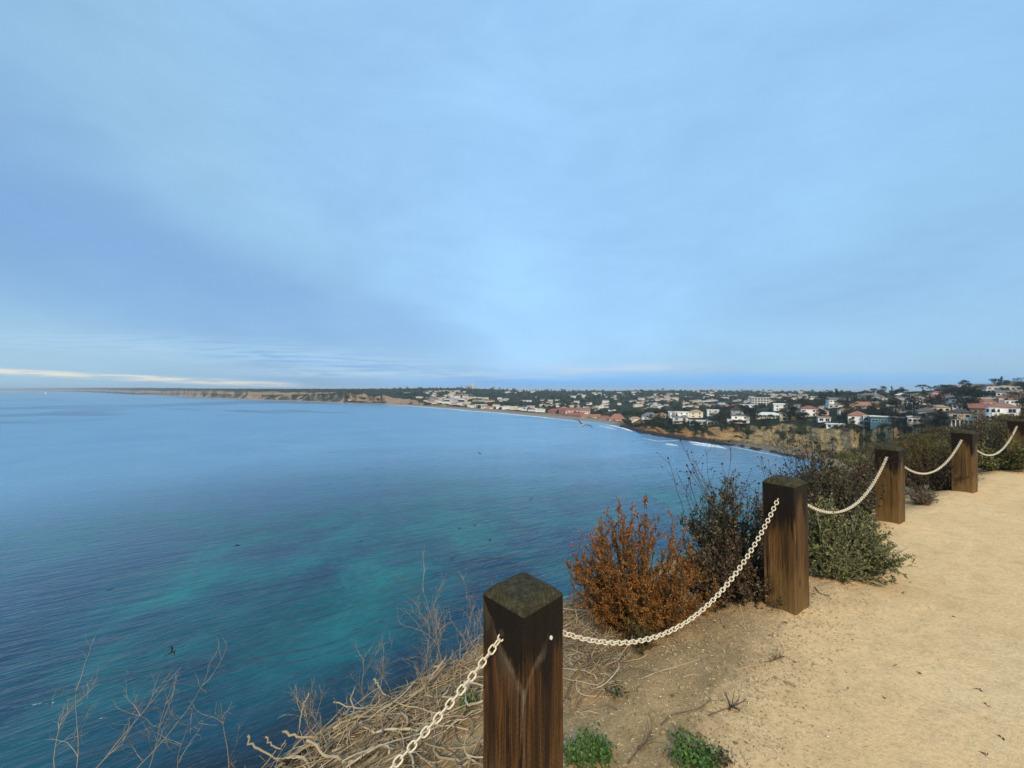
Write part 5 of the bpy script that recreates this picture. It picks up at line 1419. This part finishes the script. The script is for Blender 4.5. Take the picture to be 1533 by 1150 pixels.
while k < 130:      # thicker weathered stems
    u = rng.uniform(-2.6, 0.6); e = float(edge(u)); v = rng.uniform(0.3, e + 0.15)
    x, y = xy(u, v); L = rng.uniform(0.22, 0.7); a = R(35) + rng.normal() * 0.8 + (math.pi if rng.random() < 0.5 else 0); n = 12; P = [np.array([x, y])]
    for i in range(n): a += rng.normal() * 0.34; P.append(P[-1] + np.array([math.cos(a), math.sin(a)]) * L / n)
    P = np.array(P); uu, vv = uv(P[:, 0], P[:, 1]); vv = np.minimum(vv, edge(uu) + 0.3)
    zz = ground_z(uu, vv) + 0.03 + np.cumsum(rng.normal(size=n + 1)) * 0.006 + np.linspace(0, 1, n + 1) ** 2 * rng.uniform(-0.01, 0.12)
    rr = rng.uniform(0.0042, 0.0075); mb.tube(np.column_stack([P, zz]), rr * rng.uniform(0.75, 1.1, n + 1), None, 6); k += 1
for k in range(420):      # broken stubs standing up out of the mat
    u = rng.uniform(-2.4, 1.2); e = float(edge(u)); v = e * rng.uniform(0.55, 1.08)
    if u > 0.3 and v < 0.95: continue
    x, y = xy(u, v); z = float(ground_z(u, v)) - 0.02
    st = curve((x, y, z), (rng.normal() * 0.5, rng.normal() * 0.5, 0.9), rng.uniform(0.05, 0.26), 5, rng, 0.16); rr = rng.uniform(0.0010, 0.0032); mb.tube(st, rr, rr * 0.6, 4)
k = 0
while k < 520:      # a second mat behind the front post, at the foot of the rust bush
    q_ = ground_px(rng.normal(885, 26), rng.normal(955, 45)); x, y = q_[0], q_[1]; L = rng.uniform(0.06, 0.28); a = rng.uniform(0, 6.28); n = 8
    P = [np.array([x, y])]; da = rng.normal() * 0.3
    for i in range(n): a += da + rng.normal() * 0.3; P.append(P[-1] + np.array([math.cos(a), math.sin(a)]) * L / n)
    P = np.array(P); uu, vv = uv(P[:, 0], P[:, 1]); zz = ground_z(uu, vv) + 0.006 + np.linspace(0, 1, n + 1) * rng.uniform(0, 0.09) + 0.015 * rng.random()
    rr = rng.uniform(0.0012, 0.004); mb.tube(np.column_stack([P, zz]), rr, rr * 0.5, 5); k += 1
tag(mb.build('dry_brush', M_PALE, smooth=True), 'tangle of pale dead stems matted over the crumbling slope edge', 'dead stems', kind='stuff')
# mulch flecks on bank and path edge
mb = MB(); rng = np.random.default_rng(203)
M_CHIP = leafmat('wood_chips', [(0.16, 0.10, 0.05), (0.34, 0.24, 0.13), (0.52, 0.40, 0.24), (0.66, 0.54, 0.36)], 0.9, 0.1)
N_ = 24000
u = rng.uniform(-1.5, 3.2, N_); b_ = vb(u); v = b_ + rng.uniform(-0.35, 1.4, N_) * rng.random(N_) ** 0.5
x, y = xy(u, v); z = ground_z(u, v) + 0.004
th = rng.normal(size=N_) * 1.2 + 0.5; dirs = np.column_stack([np.cos(th), np.sin(th), rng.normal(size=N_) * 0.25])
mb.leaves(np.column_stack([x, y, z]), dirs, rng.uniform(0.006, 0.020, N_), rng.uniform(0.002, 0.006, N_), rng)
N2 = 4500
u = rng.uniform(-0.5, 7.0, N2); v = vb(u) - np.abs(rng.normal(size=N2)) * 1.2; x, y = xy(u, v); z = ground_z(u, v) + 0.003
th = rng.normal(size=N2) * 1.4; dirs = np.column_stack([np.cos(th), np.sin(th), rng.normal(size=N2) * 0.15])
mb.leaves(np.column_stack([x, y, z]), dirs, rng.uniform(0.004, 0.013, N2), rng.uniform(0.0015, 0.004, N2), rng)
tag(mb.build('wood_chips', M_CHIP), 'fine straw coloured chips littering the sandy bank and path', 'wood chips', kind='stuff')
# clods and pebbles
mb = MB(); M_CLOD = leafmat('earth_clods', [(0.14, 0.09, 0.045), (0.27, 0.18, 0.09), (0.40, 0.29, 0.15)], 0.95, 0.1)
for k in range(900):
    u = rng.uniform(-1.8, 3.0); v = float(vb(u)) + rng.uniform(-0.10, 1.5) ; x, y = xy(u, v)
    mb.blob((x, y, float(ground_z(u, v)) + 0.001), abs(rng.normal()) * 0.006 + 0.003, rng, 0, 0.3, (1.2, 1, 0.7), 0)
tag(mb.build('earth_clods', M_CLOD), 'small clods of earth and grit on the bank beside the path', 'earth clods', kind='stuff')

# ------------------------------------------------------------------ upright dead weeds
def weed(label, px, py, d, H, rng, spread=0.5, branches=5, mat=None, lean=(0, 0), r0=0.004, z=None, group=None, twig=3):
    p = at(px, py, d); gz = gpos(p[0], p[1]) if z is None else z
    base = np.array([p[0], p[1], gz - 0.03])
    r = thing('dead_weed', label, 'dead weed', tuple(base), 0, group)
    mb = MB()
    main = curve((0, 0, 0), (lean[0], lean[1], 1), H, 9, rng, 0.09, 0.02)
    mb.tube(main, r0, r0 * 0.25, 5)
    for j in range(branches):
        q, dv = sample(main, np.array([rng.uniform(0.2, 0.95)])); a = rng.uniform(0, 6.28)
        br = curve(q[0], dv[0] / np.linalg.norm(dv[0]) + np.array([math.cos(a), math.sin(a), 0.2]) * spread * 1.4, H * rng.uniform(0.2, 0.5), 6, rng, 0.16, 0.04)
        mb.tube(br, r0 * 0.5, r0 * 0.18, 4)
        for i in range(twig):
            q2, dv2 = sample(br, np.array([rng.uniform(0.25, 0.95)])); tw = curve(q2[0], dv2[0] / np.linalg.norm(dv2[0]) + rng.normal(size=3) * 0.6, H * rng.uniform(0.06, 0.18), 4, rng, 0.2, 0.02)
            mb.tube(tw, r0 * 0.24, r0 * 0.12, 3)
    mb.build('stems', mat or M_PALE, r)
    return r
rng = np.random.default_rng(303)
wl = [(594, 985, 2.9, 0.66, 'upright dead weed standing alone left of the brush on the slope', 0.010, 0.0), (505, 1040, 2.6, 0.50, 'dead weed with a forked head above the lower slope', -0.10, 0.1), (548, 1010, 2.7, 0.62, 'thin leaning dead weed at the slope edge', -0.2, 0.1),
      (622, 955, 3.0, 0.75, 'tall wiry dead weed beside the twiggy clump', 0.05, 0), (650, 940, 3.1, 0.70, 'twiggy grey dead weed left of the front post', 0.0, 0), (668, 930, 3.05, 0.82, 'tallest dead weed left of the front post with a thin spire', 0.0, 0),
      (690, 925, 3.1, 0.62, 'arching dead weed close to the front post', 0.3, 0), (710, 920, 3.2, 0.66, 'straight dead weed partly behind the front post', -0.05, 0), (570, 990, 2.95, 0.5, 'short bushy dead weed on the slope edge', 0.1, 0.1),
      (470, 1075, 2.4, 0.42, 'spindly dead weed over the water at the lower slope', -0.15, 0), (640, 920, 3.4, 0.72, 'fine grey dead weed behind the twiggy clump', -0.1, 0)]
for px, py, d, H, lb, lx, ly in wl: weed(lb, px, py, d, H, rng, 0.5, 12, M_PALE, (lx, ly), 0.0026, None, None, 8)
# twigs rising at the lower left, rooted on the cliff face below
for px, py, d, H, lb, lx in [(112, 1140, 2.2, 0.62, 'pale forked twig at the bottom left corner', -0.25), (118, 1130, 2.25, 0.75, 'long pale twig sweeping up to the right at the bottom left', 0.75), (160, 1150, 2.3, 0.85, 'arched pale twig low on the left', 0.8),
                             (90, 1150, 2.2, 0.5, 'short twig near the left edge', -0.35), (260, 1150, 2.4, 0.6, 'thin grey twig over dark water on the left', 0.15), (345, 1140, 2.3, 0.52, 'upright twig left of the brush', -0.05), (205, 1150, 2.5, 0.7, 'fine branching twig over dark water', 0.3)]:
    p = at(px, py, d)
    u_, v_ = uv(p[0], p[1]); gz = gpos(p[0], p[1]); H2 = H + max(0.0, min(1.6, p[2] - gz)) 
    base_z = p[2] - 0.16
    weed(lb, px, py, d, H, rng, 0.75, 6, M_PALE, (lx, 0.15), 0.0026, base_z, None, 5)
# dry root mass carrying those twigs on the cliff lip below the picture
r = thing('dead_branch', 'dead branch sagging over the cliff lip at the lower left', 'branch', (0, 0, 0))
mb = MB()
st_ = np.array([*xy(-1.9, 0.9), 0.0]); st_[2] = gpos(st_[0], st_[1])
for px, py, d in [(112, 1150, 2.2), (160, 1150, 2.3), (260, 1155, 2.4), (345, 1150, 2.3), (90, 1155, 2.2), (205, 1155, 2.5)]:
    e_ = at(px, py, d); e_[2] -= 0.17
    m_ = (st_ + e_) / 2; m_[2] -= 0.12
    tt_ = np.linspace(0, 1, 9)[:, None]; mb.tube((1 - tt_) ** 2 * st_ + 2 * tt_ * (1 - tt_) * m_ + tt_ ** 2 * e_, 0.006, 0.003, 6)
mb.build('limbs', M_PALE, r, smooth=True)
# twisted driftwood-like stems at the edge
for pts, rr, lb in [([(372, 1100, 2.05, 0.02), (372, 1115, 2.05, 0), (390, 1124, 2.02, 0), (410, 1132, 1.98, 0), (432, 1140, 1.95, 0)], 0.0085, 'thick pale crooked stem with an upturned end at the slope tip'),
                    ([(463, 1036, 2.35, 0), (452, 1062, 2.3, 0), (449, 1088, 2.25, 0), (446, 1100, 2.2, 0)], 0.006, 'pale curved stem standing up from the brush'),
                    ([(424, 1094, 2.15, 0), (436, 1102, 2.1, 0), (452, 1106, 2.1, 0), (470, 1102, 2.1, 0), (482, 1096, 2.1, 0)], 0.0095, 'thick knotted pale stem lying on the slope tip'),
                    ([(398, 1102, 2.1, 0), (404, 1116, 2.08, 0), (418, 1122, 2.05, 0), (428, 1110, 2.05, 0)], 0.0065, 'hooked pale stem beside the knotted one'),
                    ([(560, 1016, 2.5, 0), (568, 1030, 2.46, 0), (578, 1042, 2.42, 0)], 0.009, 'short thick broken stem leaning out of the brush'),
                    ([(500, 1050, 2.35, 0), (530, 1062, 2.3, 0), (560, 1060, 2.3, 0), (590, 1046, 2.35, 0)], 0.006, 'long pale bent stem along the slope edge')]:
    P = np.array([at(a, b_, c_) for a, b_, c_, _ in pts]); c0 = P[0].copy()
    ts = np.linspace(0, 1, 14); k_ = np.linspace(0, 1, len(P))
    S = np.column_stack([np.interp(ts, k_, P[:, j]) for j in range(3)]); S[1:-1] = (S[:-2] + 2 * S[1:-1] + S[2:]) / 4
    r = thing('dry_stick', lb, 'stick', tuple(c0)); m2 = MB(); m2.tube(S - c0 + np.random.default_rng(9).normal(size=S.shape) * 0.004, rr * 0.7, rr * 0.45, 7); m2.build('wood', M_PALE, r, smooth=True)

# ------------------------------------------------------------------ small things on the ground
def rosette(label, px, py, Rr, n, rng, mat=None, hh=0.06):
    p = ground_px(px, py); r = thing('green_weed', label, 'plant', tuple(p)); lm = MB(); sm = MB()
    for i in range(n):
        a = rng.uniform(0, 6.28); q = math.sqrt(rng.random()) * Rr; tip = np.array([math.cos(a) * q, math.sin(a) * q, hh * rng.uniform(0.4, 1.2)])
        pts = np.array([(0, 0, 0), tip * 0.5 + np.array([0, 0, 0.015]), tip]); sm.tube(pts, 0.0014, 0.0009, 3)
        k = 9; lp = tip + rng.normal(size=(k, 3)) * np.array([0.016, 0.016, 0.010]); dd = rng.normal(size=(k, 3)) + np.array([0, 0, 0.5])
        lm.leaves(lp, dd, rng.uniform(0.010, 0.022, k), rng.uniform(0.007, 0.014, k), rng)
    sm.build('stems', M_FRESH, r); lm.build('leaves', mat or M_FRESH, r)
rosette('fresh green weed at the bottom edge right of the front post', 1036, 1142, 0.078, 70, rng, None, 0.05)
rosette('fresh green weed touching the right side of the front post', 888, 1134, 0.07, 52, rng, None, 0.045)
rosette('low green weed at the foot of the front post', 862, 1146, 0.05, 24, rng)
rosette('small green weed under the near chain among the brush', 700, 1065, 0.05, 22, rng)
rosette('tiny grey green weed at the bottom of the path edge', 1082, 1146, 0.028, 14, rng, M_OLIVE, 0.03)
rosette('tiny weed left of the sandy bank beside the brush', 922, 1042, 0.03, 12, rng, M_OLIVE, 0.03)
M_STICK = simple('sun_bleached_brown_stick', (0.15, 0.10, 0.06), 0.9, 0.45, 40.0)
def ground_stem(label, pix, rr, mat, cat='twig', lift=0.006, name='twig', side=0, rng=rng):
    P = np.array([ground_px(a, b_) for a, b_ in pix]); P[:, 2] += lift
    ts = np.linspace(0, 1, 4 * len(P)); k_ = np.linspace(0, 1, len(P)); S = np.column_stack([np.interp(ts, k_, P[:, j]) for j in range(3)])
    S[1:-1] = (S[:-2] + 2 * S[1:-1] + S[2:]) / 4; c0 = S[0].copy()
    r = thing(name, label, cat, tuple(c0)); mb = MB(); mb.tube(S - c0, rr, rr * 0.6, 6)
    for i in range(side):
        q, dv = sample(S - c0, np.array([rng.uniform(0.3, 0.98)])); mb.tube(curve(q[0], dv[0] / np.linalg.norm(dv[0]) + rng.normal(size=3) * 0.7 + np.array([0, 0, 0.4]), rng.uniform(0.03, 0.08), 4, rng, 0.2), rr * 0.4, rr * 0.2, 4)
    mb.build('wood', mat, r); return r
ground_stem('pale twig with a feathery end on the bank below the second post', [(1100, 1006), (1118, 1000), (1140, 997), (1158, 990)], 0.0035, M_PALE, side=0)
ground_stem('dark twig with a brush of side shoots at the end of the pale twig', [(1146, 994), (1160, 990), (1174, 984)], 0.003, M_BROWN, side=22)
ground_stem('long brown root snaking across the bank', [(990, 1088), (1005, 1072), (1030, 1068), (1050, 1062), (1065, 1050), (1062, 1046)], 0.0026, M_STICK, 'root', name='root', side=4)
ground_stem('thin brown root higher up the sandy bank', [(1060, 1074), (1080, 1066), (1100, 1060), (1118, 1049)], 0.0024, M_STICK, 'root', name='root', side=5)
ground_stem('pale stick lying on the bank under the yellow shrub', [(960, 1018), (985, 1008), (1010, 1000), (1045, 990)], 0.0042, M_PALE, side=2)
ground_stem('short pale stick on the bank right of the yellow shrub', [(1022, 1016), (1034, 1012), (1046, 1013)], 0.004, M_PALE)
ground_stem('pale branch reaching out of the green shrub over the path', [(1290, 856), (1318, 846), (1340, 838), (1358, 826)], 0.004, M_STEM, lift=0.03, side=6)
ground_stem('dark stick on the path edge below the green shrub', [(1225, 878), (1250, 872), (1276, 866), (1300, 868)], 0.004, M_STEM, side=8)
ground_stem('grey stick poking from the scrub at the foot of the second post', [(1220, 880), (1228, 890), (1243, 895)], 0.004, M_STEM, side=3)
ground_stem('dark crumpled dead plant on the bank', [(940, 1146), (955, 1128), (965, 1118), (975, 1098)], 0.003, M_STICK, 'dead plant', name='dead_plant', side=16)
ground_stem('small dark dead tuft on the bank beside the thin root', [(1092, 1066), (1095, 1060)], 0.004, M_DARKSTEM, 'dead plant', name='dead_plant', side=12)
p = ground_px(1116, 942); r = thing('twig', 'thin pale twig standing on the bank left of the second post', 'twig', tuple(p)); mb = MB(); mb.tube([(0, 0, -0.02), (-0.015, 0.0, 0.07), (-0.035, 0, 0.15)], 0.0038, 0.003, 6); mb.build('wood', M_PALE, r)
# dark specks of litter on the path
for k, (px, py) in enumerate([(1270, 1033), (1380, 1010), (1327, 1048), (1340, 997), (1465, 1033), (1478, 1057), (1478, 1133), (1425, 924), (1300, 907), (1350, 888), (1364, 873), (1500, 1105)]):
    p = ground_px(px, py); mb = MB(); mb.leaves(np.array([[0, 0, 0.004]] * 3), rng.normal(size=(3, 3)) * np.array([1, 1, 0.2]), rng.uniform(0.010, 0.022, 3), rng.uniform(0.004, 0.009, 3), rng)
    o = mb.build('leaf_scrap', M_BROWN, loc=tuple(p)); tag(o, 'dark scrap of dry leaf lying on the sandy path', 'dry leaf', 'leaf scraps on the path')
# pine cone among the brush
p = at(515, 1080, 2.28); r = thing('pine_cone', 'pale chequered pine cone caught at the edge of the brush', 'pine cone', tuple(p)); mb = MB()
for i in range(90):
    a = i * 2.39996; q = i / 90; rad = 0.026 * math.sin(math.pi * min(1, 0.15 + 0.85 * q)) ** 0.7 + 0.003
    c_ = np.array([math.cos(a) * rad, math.sin(a) * rad, -0.035 + 0.07 * q]); mb.leaves(c_[None], np.array([[math.cos(a), math.sin(a), 0.7]]), 0.014, 0.013, rng)
mb.build('scales', M_PALE, r); m2 = MB(); m2.blob((0, 0, 0), 0.024, rng, 0, 0.05, (1, 1, 1.35), 1); m2.build('core', M_DARKSTEM, r)

# ================================================================== BIRDS
M_BIRD = simple('dark_plumage', (0.022, 0.020, 0.020), 0.8)
M_PALEB = simple('pale_plumage', (0.52, 0.42, 0.30), 0.8)
def bird(label, px, py, d, span, heading, flap, bank=0.0, mat=None, group=None, body=None):
    p = at(px, py, d); r = thing('flying_bird', label, 'bird', tuple(p), heading, group); r.rotation_euler = (bank, 0, heading)
    mb = MB(); s = span; n = 11
    xs = np.linspace(-0.34, 0.30, n) * s
    rad = np.array([0.006, 0.018, 0.035, 0.050, 0.056, 0.054, 0.045, 0.030, 0.030, 0.026, 0.006]) * s
    pts = np.column_stack([xs, np.zeros(n), np.array([0, 0, 0, 0, 0, 0.004, 0.012, 0.024, 0.03, 0.025, 0.015]) * s])
    mb.tube(pts, rad, None, 8) if False else None
    k = 8; th = np.arange(k) * 2 * math.pi / k; V = []
    for q, rr in zip(pts, rad):
        for a in th: V.append((q[0], q[1] + rr * math.cos(a), q[2] + rr * math.sin(a) * 0.9))
    fs = [(i * k + j, i * k + (j + 1) % k, (i + 1) * k + (j + 1) % k, (i + 1) * k + j) for i in range(n - 1) for j in range(k)] + [tuple(range(k - 1, -1, -1)), tuple((n - 1) * k + j for j in range(k))]
    mb.add(V, fs)
    # fanned tail
    mb.add([(-0.30 * s, -0.02 * s, 0), (-0.30 * s, 0.02 * s, 0), (-0.43 * s, 0.05 * s, 0), (-0.43 * s, -0.05 * s, 0), (-0.30 * s, -0.02 * s, 0.008 * s), (-0.30 * s, 0.02 * s, 0.008 * s), (-0.43 * s, 0.05 * s, 0.006 * s), (-0.43 * s, -0.05 * s, 0.006 * s)],
           [(3, 2, 1, 0), (4, 5, 6, 7), (0, 1, 5, 4), (1, 2, 6, 5), (2, 3, 7, 6), (3, 0, 4, 7)])
    mb.build('body', body or mat or M_BIRD, r, smooth=True)
    for sg in (-1, 1):
        w_ = MB(); V = []; m = 8
        for i in range(m):
            t_ = i / (m - 1); yy_ = sg * (0.035 + 0.465 * t_) * s; zz = (flap * math.sin(t_ * 2.2) * 0.30 - 0.05 * t_ ** 2) * s + 0.02 * s
            ch = (0.135 - 0.03 * t_ - 0.085 * t_ ** 3) * s; xo = (0.06 + 0.08 * math.sin(t_ * 3.0) - 0.12 * t_ ** 2) * s; th_ = 0.012 * s * (1 - 0.8 * t_)
            V += [(xo, yy_, zz), (xo - ch, yy_, zz - 0.01 * s), (xo - ch, yy_, zz - 0.01 * s + th_ * 0.5), (xo, yy_, zz + th_)]
        fs = [(i * 4 + j, (i + 1) * 4 + j, (i + 1) * 4 + (j + 1) % 4, i * 4 + (j + 1) % 4) for i in range(m - 1) for j in range(4)] + [(3, 2, 1, 0), tuple((m - 1) * 4 + j for j in range(4))]
        w_.add(V, fs); w_.build('wing', mat or M_BIRD, r, smooth=True)
    return r
bird('large pelican like bird with pale body and dark wings gliding off the beach club', 872, 637, 42, 2.4, R(65), 0.45, R(22), M_BIRD, None, M_PALEB)
BG = 'dark seabirds over the water'
for px, py, d, sp, hd, fl, bk, lb in [(257, 977, 18, 0.62, R(60), 0.8, R(25), 'dark bird with raised wings low over the water at the lower left'), (355, 817, 30, 0.85, R(200), 0.25, R(10), 'dark bird gliding above the turquoise water at the left'),
                                  (165, 883, 30, 0.75, R(20), 0.2, R(-5), 'dark bird gliding far down at the left'), (676, 837, 24, 0.55, R(120), 0.9, R(20), 'dark bird just above the dead weeds'),
                                  (711, 787, 26, 0.52, R(250), 0.7, R(30), 'dark bird left of the front post top, wings up'), (733, 808, 27, 0.55, R(10), -0.5, R(0), 'dark bird with drooping wings above the front post'),
                                  (795, 748, 34, 0.6, R(300), 0.6, R(15), 'dark bird in mid water to the right of centre'), (718, 679, 46, 0.7, R(30), 0.3, R(20), 'dark bird high over the middle of the bay'),
                                  (551, 704, 44, 0.5, R(90), 0.8, R(10), 'small dark bird over the middle left of the bay'), (688, 791, 30, 0.55, R(170), 0.1, R(0), 'dark bird gliding flat beside the one with wings up'),
                                  (541, 811, 30, 0.4, R(60), 0.6, R(0), 'tiny dark bird above the turquoise water left of the weeds'), (803, 721, 50, 0.5, R(10), 0.3, R(0), 'tiny dark bird above the one in mid water'), (948, 661, 90, 1.0, R(30), 0.3, R(0), 'dark bird low over the water off the headland')]:
    bird(lb, px, py, d, sp, hd, fl, bk, None, BG)
# ================================================================== HAZE
M_HAZE = bpy.data.materials.new('sea_haze'); M_HAZE.use_nodes = True
t = NT(M_HAZE.node_tree); t.n.clear()
out = t.node('ShaderNodeOutputMaterial'); pvn = t.node('ShaderNodeVolumePrincipled')
pvn.inputs['Color'].default_value = (0.74, 0.90, 1.0, 1); pvn.inputs['Density'].default_value = 0.00012
pvn.inputs['Anisotropy'].default_value = 0.0
t.l.new(pvn.outputs[0], out.inputs['Volume'])
mb = MB(); zt_, zb_ = 52.0, SEA - 60.0
mb.box((0, 22000, (zt_ + zb_) / 2), (94000, 50000, zt_ - zb_))
tag(mb.build('haze', M_HAZE), 'thin blue sea haze over the bay', 'haze', kind='stuff')
